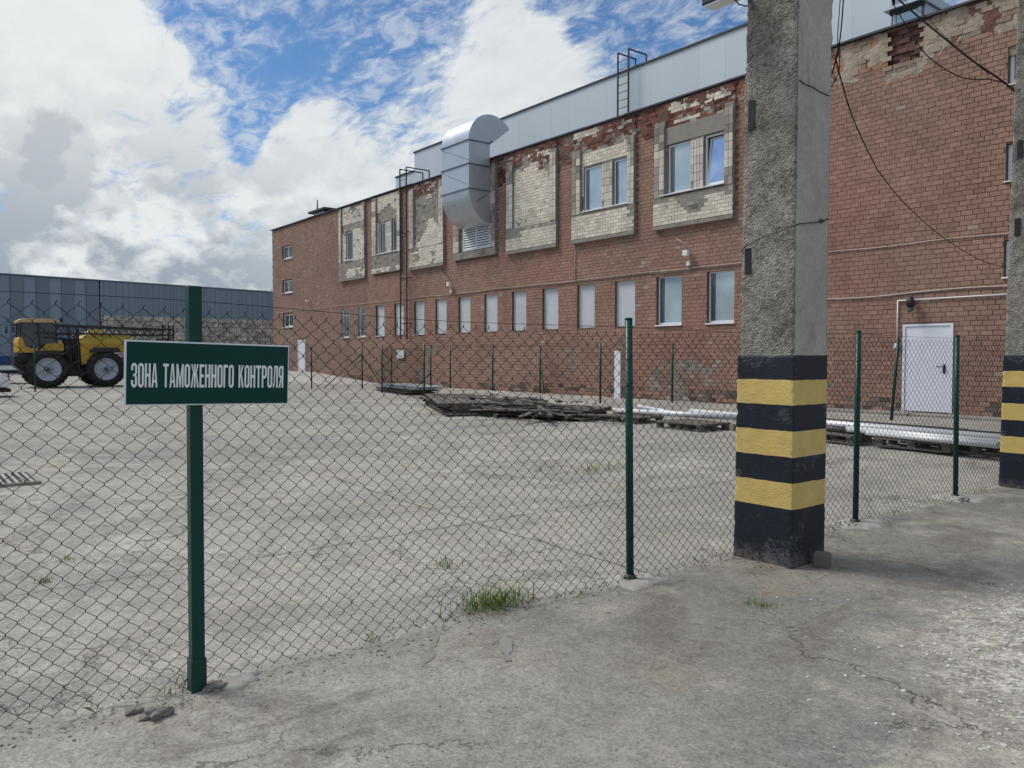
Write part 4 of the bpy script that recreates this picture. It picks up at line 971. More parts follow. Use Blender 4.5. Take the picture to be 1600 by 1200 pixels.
# square first post with its base sleeve
pm = Matrix.Translation((-3.88, 1.125, 0)) @ Matrix.Rotation(R(-.3), 4, 'X')
B0 = MB(); B0.box(-.03, .03, -.03, .03, -.05, 1.925, pm); B0.build('post', M['green'], nf, bevel=.003)
B0 = MB(); B0.box(-.036, .036, -.036, .036, -.02, .155, pm); B0.build('post_sleeve', M['green'], nf, bevel=.003)
def rpost(y, h, lean_y, x=-3.88, r=.027, twist=True):
    t_ = (x, y+lean_y, h); MB().tube([(x, y, -.05), t_], r, 14).build('post', M['green'], nf)
    MB().tube([(x, y+lean_y, h), (x, y+lean_y, h+.012)], [r*1.08, r*.9], 14).build('cap', M['green'], nf)
    if twist:
        m = MB()
        for s_ in range(9):
            z = .12+s_*(h-.2)/9; m.tube([(x+(r+.002)*math.cos(a), y+lean_y*z/h+(r+.002)*math.sin(a), z+a*.012) for a in np.linspace(-1.6, 1.6, 7)], .0022, 4)
        m.build('tie_wire', M['wire'], nf)
    m = MB(); m.tube([(x, y, -.01), (x, y, .03), (x, y, .05)], [.055, .045, r+.002], 12); m.build('base_collar', M['blackmetal'], nf)
rpost(-1.85, 1.9, 0); rpost(4.11, 1.85, -.03); rpost(7.19, 1.82, .0); rpost(9.34, 1.81, -.04, twist=True); rpost(12.0, 1.81, 0)
def footing(x, y, r, seed):
    rr = random.Random(seed); n = 40; m = MB(); rings = []
    for k, (q, h) in enumerate(((1.0, -.010), (.93, .014), (.6, .024), (.3, .022), (.0, .028))):
        rings.append([(x+math.cos(a)*r*q*(1+.35*fb(math.cos(a)*1.2+seed, math.sin(a)*1.2, 1, 1.3)), y+1.25*math.sin(a)*r*q*(1+.35*fb(math.cos(a)*1.2+seed, math.sin(a)*1.2, 1, 1.3)), GH(x+math.cos(a)*r*q, y+math.sin(a)*r*q)+h*.7+.007*fb(x+math.cos(a)*q, y+math.sin(a)*q, 2, 22)) for a in np.linspace(0, 2*math.pi, n+1)[:-1]])
    vs = [v for rg in rings for v in rg]; fs = [(i*n+k, i*n+(k+1) % n, (i+1)*n+(k+1) % n, (i+1)*n+k) for i in range(4) for k in range(n)]
    m.add(vs, fs, True); return m.build('footing', M['footing'], nf)
for i, (x, y, r) in enumerate(((-3.88, 1.28, .11), (-3.84, 4.13, .19), (-3.83, 7.2, .21), (-3.82, 9.36, .26), (-3.88, -1.85, .15))): footing(x, y, r, i+3)

# sign on the first post
sg = thing('customs_sign', (-3.84, 1.19, 1.37), 'green rectangular sign with white Cyrillic lettering fixed to the square fence post', 'sign')
mt = Matrix.Translation((-3.815, 1.192, 1.512)) @ Matrix.Rotation(R(-1.6), 4, 'X')
hw, hh = .378, .146
m = MB(); m.box(-.004, .0, -hw, hw, -hh, hh, mt); m.build('backing_plate', M['signwhite'], sg, bevel=.001)
m = MB(); m.box(.0005, .003, -hw+.009, hw-.005, -hh+.006, hh-.007, mt); m.build('green_face', M['signgreen'], sg)
m = MB()
for zz in (-.09, .09): m.box(-.032, -.0045, -.05, .05, zz-.012, zz+.012, mt)
m.build('clamp', M['blackmetal'], sg)
ST, TT = .33, .12
def q4(x0, x1, y0, y1): return [(x0, y0), (x1, y0), (x1, y1), (x0, y1)]
def ring(w, y0=0.0, y1=1.0, side='both'):      # rounded O or bowl as convex pieces
    c = .28*w; k = .10; P_ = [q4(c, w-c, y1-TT, y1), q4(c, w-c, y0, y0+TT), q4(w-ST, w, y0+k, y1-k), [(w-c, y1), (w-c, y1-TT), (w-ST, y1-k-.03), (w, y1-k)], [(w-c, y0), (w, y0+k), (w-ST, y0+k+.03), (w-c, y0+TT)]]
    if side == 'both': P_ += [q4(0, ST, y0+k, y1-k), [(c, y1), (0, y1-k), (ST, y1-k-.03), (c, y1-TT)], [(c, y0), (c, y0+TT), (ST, y0+k+.03), (0, y0+k)]]
    return P_
def glyph(ch):
    w = 1.0
    if ch == 'О': return w, ring(w)
    if ch == 'Н': return w, [q4(0, ST, 0, 1), q4(w-ST, w, 0, 1), q4(ST, w-ST, .44, .57)]
    if ch == 'Т': return w, [q4(0, w, 1-TT, 1), q4(.5-ST/2, .5+ST/2, 0, 1-TT)]
    if ch == 'Г': return .85, [q4(0, ST, 0, 1), q4(ST, .85, 1-TT, 1)]
    if ch == 'Е': return .85, [q4(0, ST, 0, 1), q4(ST, .85, 1-TT, 1), q4(ST, .85, 0, TT), q4(ST, .78, .44, .56)]
    if ch == 'П': return w, [q4(0, ST, 0, 1-TT), q4(w-ST, w, 0, 1-TT), q4(0, w, 1-TT, 1)]
    if ch == 'Л': return w, [[(0, 0), (.22, 0), (.34, .14), (.50, .88), (.24, .88), (.14, .2), (0, .13)], q4(w-ST, w, 0, .88), q4(.24, w, .88, 1)]
    if ch == 'Р': return w, [q4(0, ST, 0, 1), q4(ST, w-.28, 1-TT, 1), q4(ST, w-.28, .42, .42+TT), q4(w-ST, w, .52, .90), [(w-.28, 1), (w-.28, 1-TT), (w-ST, .88), (w, .90)], [(w-.28, .42), (w, .52), (w-ST, .55), (w-.28, .42+TT)]]
    if ch == 'Я': return w, [q4(w-ST, w, 0, 1), q4(.28, w-ST, 1-TT, 1), q4(.28, w-ST, .44, .44+TT), q4(0, ST, .54, .90), [(.28, 1), (0, .90), (ST, .88), (.28, 1-TT)], [(.28, .44), (.28, .44+TT), (ST, .56), (0, .54)], [(0, 0), (ST, 0), (.68, .44), (.38, .44)]]
    if ch == 'А': return 1.05, [[(0, 0), (.30, 0), (.56, 1), (.34, 1)], [(.75, 0), (1.05, 0), (.71, 1), (.49, 1)], q4(.25, .80, .20, .31)]
    if ch == 'М': return 1.3, [q4(0, .30, 0, 1), q4(1.0, 1.3, 0, 1), [(.30, 1), (.30, .66), (.56, 0), (.66, .0), (.66, .35)], [(1.0, 1), (.64, .35), (.64, 0), (.74, 0), (1.0, .66)]]
    if ch == 'К': return w, [q4(0, ST, 0, 1), [(ST, .42), (ST, .60), (.66, 1), (.98, 1)], [(.38, .56), (.55, .70), (1.02, 0), (.70, 0)]]
    if ch == 'Ж': return 1.45, [q4(.58, .87, 0, 1), [(.58, .46), (.58, .60), (.32, 1), (.02, 1)], [(.87, .46), (1.43, 1), (1.13, 1), (.87, .60)], [(.52, .54), (.40, .68), (-.02, 0), (.28, 0)], [(.93, .54), (1.17, 0), (1.47, 0), (1.05, .68)]]
    if ch == 'З': return w, [q4(.25, .72, 1-TT, 1), q4(.25, .72, 0, TT), q4(.35, .70, .45, .56), q4(w-ST, w, .58, .90), q4(w-ST, w, .10, .44), [(.72, 1), (.72, 1-TT), (w-ST, .87), (w, .90)], [(.72, 0), (w, .10), (w-ST, .13), (.72, TT)], [(.70, .45), (w-ST, .42), (w, .44), (.82, .51), (w, .58), (w-ST, .58), (.70, .56)], q4(0, ST, .70, .88), q4(0, ST, .12, .30), [(.25, 1), (0, .88), (ST, .86), (.25, 1-TT)], [(.25, 0), (.25, TT), (ST, .14), (0, .12)]]
    return .75, []
words = [('ЗОНА', .0, 1.0), ('ТАМОЖЕННОГО', .0, .95), ('КОНТРОЛЯ', .0, .95)]
txt = 'ЗОНА ТАМОЖЕННОГО КОНТРОЛЯ'; gap = .17
tot = sum((glyph(c)[0] if c != ' ' else .62)+gap for c in txt)-gap
U_ = .70/tot; y_ = -.350; th = .108
lt = sub('lettering', sg)
for ch in txt:
    if ch == ' ': y_ += (.62+gap)*U_; continue
    wg, polys = glyph(ch); m = MB()
    for n_, pl in enumerate(polys):
        xa, xb = .0032, .0040+n_*.00006; k = len(pl)
        pts2 = [(y_+p[0]*U_, -th/2-.010+p[1]*th) for p in pl]
        vs = [mt @ Vector((xa, *p)) for p in pts2]+[mt @ Vector((xb, *p)) for p in pts2]
        m.add(vs, [tuple(range(k-1, -1, -1)), tuple(range(k, 2*k))]+[(i_, (i_+1) % k, (i_+1) % k+k, i_+k) for i_ in range(k)])
    m.build('letter', M['signwhite'], lt); y_ += (wg+gap)*U_
m = MB()
for yy in (-hw+.016, hw-.014):
    for zz in (-hh+.016, hh-.018): m.tube([mt @ Vector((.003, yy, zz)), mt @ Vector((.006, yy, zz))], .004, 8)
m.build('screw', M['blackmetal'], sg)

# ------------------------------------------------------------------ striped concrete pillars
def pillar(cx, cy, label, step, seed, hmax=6.4, grp=None):
    t = thing('concrete_pillar', (cx, cy, 0), label, 'pillar', 'rough concrete pillars with black and yellow bands'); w2, d2 = .255, .215
    zs_ = np.arange(-.06, hmax, step); per = []
    nx_, ny_ = int(.5/step), int(.43/step)
    for i in range(nx_): per.append((-1+2*i/nx_, -1, 0))
    for i in range(ny_): per.append((1, -1+2*i/ny_, 1))
    for i in range(nx_): per.append((1-2*i/nx_, 1, 2))
    for i in range(ny_): per.append((-1, 1-2*i/ny_, 3))
    vs = []
    for z in zs_:
        jack = 1.0 if z < 1.6 else 0.0; tp = 1-.05*max(0, z)/4.3
        for (u, v, s_) in per:
            xl = -w2+(.06*max(0, z)/4.3) ; X = u*w2 if u > 0 else u*(w2-.058*max(0, z)/4.3); Y = v*d2 if v < 0 else v*(d2+.03*max(0, z)/4.3)
            if jack: X += .007*u; Y += .007*v
            corner = abs(u) > .90 and abs(v) > .90
            k = .0
            rough = (.0042 if s_ in (0, 2) else .0012)*(.35 if jack else 1.0)
            n_ = fb(X*1.0+seed, z, Y*3, 9)+.6*fb(X+seed, z, Y, 30)
            X += (u if abs(u) == 1 else 0)*rough*n_; Y += (v if abs(v) == 1 else 0)*rough*n_
            # corner wear
            e = max(0, min(abs(u), abs(v))-.82)/.18
            if e > 0:
                q = .5+.5*nz(z*4.5+seed*3+(u > 0)*9, v, 0, 1); q2 = max(0, nz(z*17+seed+(u > 0)*5, v*2, 0, 1))
                side_ = (u > 0 and v > 0); c = e*e*((.012 if not jack else .005)*q+(.016 if not jack else .011)*q2)*(.25 if side_ else 1)
                X -= c*u; Y -= c*v
            vs.append((cx+X, cy+Y, z))
    n = len(per); fs = [(j*n+i, j*n+(i+1) % n, (j+1)*n+(i+1) % n, (j+1)*n+i) for j in range(len(zs_)-1) for i in range(n)]
    fs.append(tuple((len(zs_)-1)*n+i for i in range(n)))
    m = MB(); m.v = vs; m.f = fs; m.sm = [True]*len(fs); m.build('shaft', M['pillar'], t)
    return t
pil = pillar(-3.595, 5.49, 'nearest rough concrete pillar with black and yellow painted bands, a tie wire round it and a block at its foot', .0125, 0)
p2 = pillar(-3.585, 10.64, 'farther rough concrete pillar with black and yellow bands, cut by the picture edge, beyond the last green post', .022, 5)
for (x, z0, z1) in ((-3.728, 3.34, 3.56), (-3.745, 2.23, 2.43)): B(x-.032, x+.026, 5.2695, 5.30, z0, z1).build('recess_shade_plate', M['black'], pil)  # thin plates whose black colour stands in for the darkness of recesses
B(-3.725, -3.67, 10.415, 10.45, 3.9, 4.1).build('recess_shade_plate', M['black'], p2); B(-3.735, -3.68, 10.412, 10.45, 3.0, 3.2).build('recess_shade_plate', M['black'], p2)
tp = [(-3.82, 5.50, 2.40), (-3.815, 5.27, 2.415), (-3.77, 5.258, 2.44), (-3.61, 5.256, 2.50), (-3.44, 5.256, 2.53), (-3.345, 5.262, 2.55), (-3.333, 5.31, 2.57), (-3.333, 5.51, 2.60), (-3.333, 5.60, 2.62), (-3.335, 5.72, 2.65)]
tag(MB().tube(tp, .0045, 6).build('tie_wire', M['darkpipe'], None, tp[0]), 'grey tie wire looped round the nearest striped pillar', 'wire')
kn = [(-3.328+.01*math.cos(a*2), 5.60+.02*math.cos(a), 2.62+.014*math.sin(a)) for a in np.linspace(0, 9, 24)]
tag(MB().tube(kn, .004, 5).build('wire_knot', M['darkpipe'], None, kn[0]), 'small twisted wire knot on the side face of the nearest pillar', 'wire')
cr_ = [(-3.336, 5.29, 3.615), (-3.335, 5.36, 3.600), (-3.335, 5.48, 3.598), (-3.335, 5.56, 3.585), (-3.335, 5.70, 3.58)]  # raised dark tube drawn in place of a crack on this face
tag(MB().tube(cr_, .004, 5).build('side_crack_line', M['darkpipe'], None, cr_[0]), 'thin dark crack line across the side face high on the nearest pillar', 'wire')
fl = thing('pillar_floodlight', (-3.86, 5.2, 4.3), 'dark framed floodlight on the upper corner of the nearest pillar', 'lamp')
B(-4.02, -3.74, 5.02, 5.16, 4.31, 4.40).build('housing', M['blackmetal'], fl, bevel=.01); B(-4.00, -3.76, 5.03, 5.15, 4.297, 4.309).build('lens', M['white'], fl); MB().bar((-3.80, 5.15, 4.36), (-3.78, 5.27, 4.36), .03).build('bracket', M['blackmetal'], fl); MB().tube([(-3.78, 5.1, 4.31), (-3.77, 5.15, 4.27), (-3.765, 5.25, 4.28)], .005, 5).build('flex', M['cable'], fl)
# block at the pillar foot
a_ = np.linspace(0, 2*math.pi, 9)[:-1]+.2
bl = MB(); bl.box(-.062, .062, -.052, .052, 0, .115, Matrix.Translation((-3.235, 5.52, -.004)) @ Matrix.Rotation(R(24), 4, 'Z')); tag(bl.build('concrete_block', M['brickblock'], None, (-3.23, 5.52, 0), bevel=.018), 'small brown block lying against the foot of the nearest striped pillar', 'block')

# overhead cables
HC = 'black cables hanging over the yard'
cablething('overhead_cable', [(-3.36, 5.82, 3.89), (-3.75, 6.77, 3.74), (-4.13, 7.84, 3.6), (-4.36, 8.55, 3.53), (-4.77, 10.0, 3.43), (-5.44, 12.62, 3.34), (-6.28, 16.2, 3.34), (-7.13, 20.0, 3.55)], .0055, M['cable'], 'thin black cable sagging from the nearest pillar across to the brick wall', 'cable', HC, smooth_pts=6)
cablething('overhead_cable', [(-3.25, 5.85, 6.2), (-3.31, 5.85, 4.62), (-3.32, 5.85, 4.33), (-3.33, 5.83, 4.05), (-3.35, 5.81, 3.89), (-3.37, 5.72, 3.63)], .005, M['cable'], 'black cable dropping close beside the back edge of the nearest pillar', 'cable', HC, smooth_pts=5)
cablething('overhead_cable', [(-3.28, 5.83, 6.2), (-3.325, 5.83, 4.62), (-3.335, 5.83, 4.33), (-3.345, 5.82, 4.05), (-3.335, 5.83, 3.8), (-3.37, 5.71, 3.60)], .0035, M['cable'], 'thinner second cable twisted beside the drop cable at the nearest pillar', 'cable', HC, smooth_pts=5)
cablething('overhead_cable', [(-9.2, 13.6, 11.2), (-6.93, 12.63, 8.04), (-6.1, 12.26, 7.08), (-5.62, 12.07, 6.54), (-5.17, 11.89, 6.05), (-4.77, 11.74, 5.62), (-4.4, 11.62, 5.26), (-4.04, 11.47, 4.87), (-3.53, 11.23, 4.23), (-2.6, 10.9, 3.2), (-1.5, 10.6, 2.6)], .013, M['cable'], 'thickest black cable slanting down past the farther pillar', 'cable', HC, smooth_pts=6)
cablething('overhead_cable', [(-7.6, 13.6, 9.6), (-6.63, 12.99, 7.83), (-6.35, 12.61, 7.25), (-6.19, 12.45, 6.98), (-5.93, 12.25, 6.6), (-5.58, 11.99, 6.09), (-5.42, 11.89, 5.89), (-5.11, 11.76, 5.59), (-4.82, 11.67, 5.38), (-4.51, 11.6, 5.27), (-4.30, 11.56, 5.16)], .008, M['cable'], 'curving black cable that joins the thickest one from below', 'cable', HC, smooth_pts=5)
cablething('overhead_cable', [(-8, 14, 9.9), (-6.39, 12.95, 7.43), (-5.86, 12.59, 6.85), (-5.3, 12.17, 6.19), (-4.92, 11.91, 5.76), (-4.50, 11.62, 5.33)], .004, M['cable'], 'hair thin wire running just above the thickest black cable', 'cable', HC, smooth_pts=4)

# ------------------------------------------------------------------ far fences
def far_fence(posts, label, braces=(), mesh=(), H=1.86, cols=None):
    t = thing('yard_fence', (posts[0][0], posts[0][1], .1), label, 'fence')
    for (x, y) in posts: MB().tube([(x, y, .0), (x, y, gz(x, y)+H)], .032, 8).build('post', M['green'], t)
    for (a, b) in zip(posts, posts[1:]):
        MB().tube([(a[0], a[1], gz(*a)+H-.05), (b[0], b[1], gz(*b)+H-.05)], .004, 4).build('tension_wire', M['wire'], t)
    for (x, y, dx, dy, hz) in braces: MB().tube([(x, y, gz(x, y)+hz), (x+dx, y+dy, gz(x, y))], .022, 6).build('brace', M['green'], t)
    for i in mesh:
        a, b = Vector((*posts[i], 0)), Vector((*posts[i+1], 0)); L = (b-a).length; d = (b-a)/L; nn = Vector((-d.y, d.x, 0))
        wire_panel('wire_mesh', lambda y, z, dd: tuple(a+d*y+nn*dd+Vector((0, 0, z+gz(a.x, a.y)))), 1.75, .03, L-.03, t, w=.05, hz_=.045, r=.0019, seed=i)
    return t
far_fence([(-38.6, -6.5), (-37.8, -1), (-37.03, 4.6), (-35.6, 9.5), (-32.64, 14.48), (-32.51, 16.85), (-32.98, 18.64)], 'green wire fence crossing the far yard in front of the yellow sprayer', braces=((-32.51, 16.85, -.55, -1.6, 1.55), (-32.51, 16.85, .55, .75, 1.5)), mesh=(3, 4, 5))
far_fence([(-28.09, 15.44), (-22.4, 13.88), (-23.35, 17.41), (-17.56, 17.23), (-16.41, 19.23)], 'green post and wire fence between the timber pile and the brick wall', braces=((-28.09, 15.44, .9, .2, .8), (-23.35, 17.41, .5, -.5, .4), (-23.35, 17.41, -.4, .5, .35)), mesh=(0,))
far_fence([(-29.6, 19.7), (-26.66, 16.82), (-23.39, 19.72)], 'short green fence pen standing against the brick wall', braces=((-26.66, 16.82, -.6, -.5, .8), (-23.39, 19.72, .95, -.6, 1.6)))
t = thing('lone_post', (-9.3, 18.2, .1), 'single leaning green post standing before the white door', 'post'); MB().tube([(-8.88, 17.95, .0), (-8.74, 17.95, 1.95)], .034, 10).build('shaft', M['green'], t); MB().tube([(-8.74, 17.95, 1.95), (-8.74, 17.95, 1.97)], [.036, .03], 10).build('cap', M['green'], t)

# ------------------------------------------------------------------ timber pile, pallets and pipes
def slatpanel(cx, cy, z, ang, L, Wd, label, tilt=0, n=7, mt='wood', name='slatted_panel', group='slatted timber panels in the heap'):
    t = thing(name, (cx, cy, z), label, 'timber panel', group)
    t.rotation_euler = (tilt, random.uniform(-.012, .012), ang); o = Vector(t.location); ORG[t] = Vector((0, 0, 0))
    for i in range(n):
        y = -Wd/2+(i+.5)*Wd/n; B(-L/2+random.uniform(-.02, .02), L/2+random.uniform(-.02, .02), y-Wd/n*.38, y+Wd/n*.38, .055, .077).build('slat', M[mt], t)
    for i in range(8): x = -L/2+.06+i*(L-.12)/7; B(x-.035, x+.035, -Wd/2, Wd/2, 0, .054).build('batten', M[mt], t)
    return t
ang0 = math.atan2(10.9-13.3, -14.9+20.0)
desc = ['bottom', 'second', 'third', 'topmost']
for i in range(4):
    slatpanel(-17.7+random.uniform(-.25, .25), 12.25+random.uniform(-.12, .12), .125+i*.079, ang0+random.uniform(-.07, .07), 4.6, 1.5, f'{desc[i]} weathered slatted panel of the neat stack in the timber heap')
for i in range(3):
    slatpanel(-14.6+random.uniform(-.2, .2), 12.3+random.uniform(-.1, .1), .125+i*.08, .25+random.uniform(-.12, .12), 3.2, 1.5, ['lowest', 'middle', 'highest'][i]+' dark slatted panel at the pipe end of the timber heap', tilt=random.uniform(-.02, .03))
def plank(cx, cy, z, ang, L, wd, th, pitch, mt, label, group):
    m = MB(); m.box(-L/2, L/2, -wd/2, wd/2, 0, th); o = m.build('loose_plank', M[mt], None, (0, 0, 0)); o.location = (cx, cy, z); o.rotation_euler = (random.uniform(-.12, .12), pitch, ang); tag(o, label, 'plank', group)
GP = 'loose dark planks over the timber heap'; GW = 'pale planks on top of the timber heap'
for i in range(52):
    tx = random.uniform(0, 1); plank(-18.2+4.6*tx+random.uniform(-.5, .5), 12.9-1.0*tx+random.uniform(-.75, .75), .33+random.uniform(-.2, .16), ang0+random.gauss(.12, .35)+(.6 if i % 5 == 0 else 0), random.uniform(1.4, 3.8), random.uniform(.07, .15), .028, random.uniform(-.07, .07), 'wood', 'weathered dark plank strewn over the timber heap in the yard', GP)
for i in range(9):
    plank(-18.6+i*.62, 13.9-i*.13+random.uniform(-.3, .3), .47+random.uniform(0, .05), -.52+random.gauss(0, .08), random.uniform(2.0, 3.2), random.uniform(.07, .11), .035, random.uniform(-.02, .02), 'paleplank', 'pale bleached plank lying across the top of the timber heap', GW)
def pallet(cx, cy, ang, label, z=.12):
    t = thing('pallet', (cx, cy, z), label, 'pallet', 'wooden pallets under the pipes'); t.rotation_euler = (0, 0, ang); ORG[t] = Vector((0, 0, 0))
    for i in range(6): y = -.4+i*.16-.0; B(-.6, .6, y-.055, y+.055, .118, .14).build('slat', M['wood'], t)
    for x in (-.53, 0, .53): 
        for y in (-.37, 0, .37): B(x-.06, x+.06, y-.05, y+.05, .022, .095).build('block', M['wood'], t)
        B(x-.06, x+.06, -.45, .45, .096, .117).build('bearer', M['wood'], t)
    for y in (-.37, 0, .37): B(-.6, .6, y-.05, y+.05, 0, .021).build('bottom_board', M['wood'], t)
pang = math.atan2(13.0-13.7, 6.2)
for cx, cy, l in ((-12.3, 13.0, 'pallet under the short pale planks at the near end of the pipes'), (-10.35, 12.75, 'empty front pallet lying before the silver pipe behind the near striped pillar'), (-8.9, 13.35, 'pallet hidden mostly behind the near striped pillar'), (-7.35, 13.1, 'pallet below the silver pipe just beyond the near striped pillar'), (-5.9, 13.05, 'pallet below the pale pipes between the two nearest green posts'), (-4.95, 13.15, 'last pallet below the pipes toward the farther pillar')):
    pallet(cx, cy, pang+random.uniform(-.12, .12), l)
def pipe(a, b, r, m, label, grp='metal pipes laid on the pallets'):
    t = thing('metal_pipe', a, label, 'pipe', grp); a = Vector(a); b = Vector(b); d = (b-a).normalized()
    u = d.cross(Vector((0, 0, 1))).normalized(); v = u.cross(d); n = 20; vs = []
    for p, rr in ((a, r), (b, r), (b-d*.001, r*.9), (a+d*.001, r*.9)):
        for k in range(n): an = 2*math.pi*k/n; vs.append(p+(u*math.cos(an)+v*math.sin(an))*rr)
    fs = [(i*n+k, i*n+(k+1) % n, ((i+1) % 4)*n+(k+1) % n, ((i+1) % 4)*n+k) for i in range(4) for k in range(n)]
    MB().add(vs, fs, True).build('pipe_wall', M[m], t)
    o = t.children[0] if t.children else None
    for q in (.3, .62): c = a+(b-a)*q; MB().tube([c-d*.012, c+d*.012], r*1.015, 20).build('joint_band', M[m], t)
pipe((-11.2, 13.75, .36), (-4.3, 12.95, .35), .075, 'pipe', 'long thick silver pipe running behind the near striped pillar')
pipe((-7.1, 12.85, .34), (-4.5, 12.55, .335), .055, 'pipe', 'short thin silver pipe in front of the thick one by the green posts')
pipe((-6.7, 12.72, .315), (-4.6, 12.42, .315), .045, 'pipe', 'thinnest silver pipe at the front edge of the last pallets')
pipe((-12.9, 13.1, .33), (-9.6, 13.3, .36), .06, 'pipe', 'thin pale pipe poking out beyond the near end of the thick silver pipe')
pipe((-12.6, 13.6, .42), (-10.9, 13.25, .32), .045, 'pipe', 'thin pale pipe lying crooked on the first pallet')
pipe((-9.6, 14.6, .25), (-4.2, 14.15, .25), .10, 'darkpipe', 'dark pipe lying behind the thick silver pipe')
pipe((-9.6, 14.95, .24), (-5.9, 14.62, .24), .09, 'darkpipe', 'rearmost dark pipe on the ground before the white door')
pipe((-8.6, 13.08, .30), (-6.65, 12.88, .30), .07, 'darkpipe', 'short dull grey pipe tucked under the thick silver pipe')
# flat steel stack at the fence pen
jt = thing('steel_sheet_stack', (-27.5, 17.2, .12), 'low stack of dark steel sheets on the ground by the tall ladder', 'sheets')
for i in range(5):
    m = MB(); m.box(-2.0, 2.0, -.55, .55, i*.07, i*.07+.04, Matrix.Translation((-27.3+.1*i, 15.9+.05*i, .12)) @ Matrix.Rotation(-.25+.03*i, 4, 'Z')); m.build('sheet', M['darkpipe' if i < 3 else 'steel'], jt)

# ------------------------------------------------------------------ self-propelled sprayer (side on, nose toward -y)
sp = thing('crop_sprayer', (-41, 7, .12), 'yellow and black self propelled crop sprayer with folded boom parked across the yard', 'vehicle'); SX = -41.0
def lathe_x(cx, cy, cz, prof, n=36):   # prof: (dx, r)
    vs = []; fs = []
    for dx_, r in prof:
        for k in range(n): a = 2*math.pi*k/n; vs.append((cx+dx_, cy+r*math.cos(a), cz+r*math.sin(a)))
    for i in range(len(prof)-1):
        for k in range(n): fs.append((i*n+k, i*n+(k+1) % n, (i+1)*n+(k+1) % n, (i+1)*n+k))
    return MB().add(vs, fs, True)
for (wy, wr) in ((5.62, .84), (7.98, .83)):
    for sx, sgn in ((SX-.15, 1), (SX-2.25, -1)):
        wl = sub('wheel', sp); cz = .12+wr
        ty = lathe_x(sx, wy, cz, [(-.2*1, wr*.62), (-.22, wr*.80), (-.19, wr*.95), (-.1, wr*.995), (.1, wr*.995), (.19, wr*.95), (.22, wr*.80), (.2, wr*.62)])
        for k in range(26):
            a = 2*math.pi*k/26; cy_, cz_ = wy+math.cos(a)*wr*.99, cz+math.sin(a)*wr*.99
            for s2 in (-1, 1):
                mt2 = Matrix.Translation((sx+s2*.10, cy_, cz_)) @ Matrix.Rotation(a, 4, 'X') @ Matrix.Rotation(s2*.5, 4, 'Y'); ty.box(-.10, .10, -.022, .022, -.028, .028, mt2)
        ty.build('tyre', M['black'], wl)
        lathe_x(sx, wy, cz, [(.19*sgn, wr*.63), (.16*sgn, wr*.58), (.10*sgn, wr*.52), (.04*sgn, wr*.22), (.10*sgn, wr*.20), (.11*sgn, .0001)]).build('rim', M['rim'], wl)
        h = MB()
        for k in range(8): a = 2*math.pi*k/8; h.tube([(sx+.10*sgn, wy+.11*math.cos(a), cz+.11*math.sin(a)), (sx+.15*sgn, wy+.11*math.cos(a), cz+.11*math.sin(a))], .022, 6)
        h.tube([(sx+.09*sgn, wy, cz), (sx+.17*sgn, wy, cz)], .06, 10); h.build('hub', M['blackmetal'], wl)
fr = MB(); fr.box(SX-1.6, SX-.7, 4.75, 9.0, .95, 1.25); fr.box(SX-1.7, SX-.5, 6.1, 7.4, .62, .98); fr.bar((SX-.3, 6.25, .80), (SX-.3, 7.3, .80), .06); fr.box(SX-2.1, SX-.3, 5.5, 5.75, .85, 1.05); fr.box(SX-2.1, SX-.3, 7.85, 8.1, .85, 1.05); fr.build('chassis', M['blackmetal'], sp)
# yellow nose panel sweeping under the cab, then engine cover
def side(poly, x0, x1, name, m, bev=.02): return MB().prism(poly, 'x', x0, x1).build(name, m, sp, bevel=bev)
side([(4.52, 1.72), (4.50, 2.20), (4.58, 2.42), (4.68, 2.40), (4.80, 2.02), (5.05, 1.90), (5.25, 1.88), (5.30, 1.70)], SX-1.95, SX-.35, 'nose_panel', M['yellow'])
side([(5.20, 1.72), (5.45, 1.92), (5.60, 2.10), (6.25, 2.20), (6.32, 1.95), (6.30, 1.80), (5.80, 1.74)], SX-1.9, SX-.30, 'engine_cover', M['yellow'])
side([(4.55, 1.30), (4.50, 1.70), (6.3, 1.72), (6.75, 1.55), (6.6, 1.25)], SX-1.8, SX-.45, 'under_body', M['blackmetal'])
cb = MB(); x0, x1 = SX-1.85, SX-.40
cb.prism([(4.66, 2.30), (4.70, 3.05), (5.98, 3.05), (6.02, 2.2), (5.55, 2.1), (5.05, 1.92), (4.85, 2.02)], 'x', x0+.03, x1-.03); cb.build('cab_glass', M['cabglass'], sp)
m = MB()
for x in (x0, x1):
    for a, b in (((4.60, 2.3), (4.66, 3.08)), ((5.36, 1.95), (5.30, 3.08)), ((6.04, 2.15), (6.02, 3.08)), ((4.80, 2.0), (5.40, 1.93))): MB().bar((x, *a), (x, *b), .06).build('cab_pillar', M['blackmetal'], sp)
side([(4.56, 3.06), (4.54, 3.16), (4.70, 3.24), (5.9, 3.25), (6.16, 3.18), (6.16, 3.07)], x0-.1, x1+.1, 'cab_roof', M['cabroof'])
m = MB(); m.box(x1, x1+.1, 6.16, 6.28, 3.1, 3.3); m.bar((SX-.3, 4.5, 3.02), (SX-.1, 4.35, 2.95), .03); m.box(SX-.16, SX-.04, 4.02, 4.10, 2.55, 2.85); m.box(SX-.16, SX-.04, 4.28, 4.36, 2.6, 2.85); m.bar((SX-.1, 4.06, 2.9), (SX-.3, 4.7, 2.98), .025); m.build('mirror', M['blackmetal'], sp)
m = MB(); m.prism([(4.4, 1.1), (4.35, 1.55), (4.7, 1.6), (5.0, 1.2), (4.8, .8)], 'x', SX-1.7, SX-.6)
for k in range(5): m.bar((SX-.35, 4.55+k*.09, .7), (SX-.35, 4.62+k*.09, 1.5), .025)
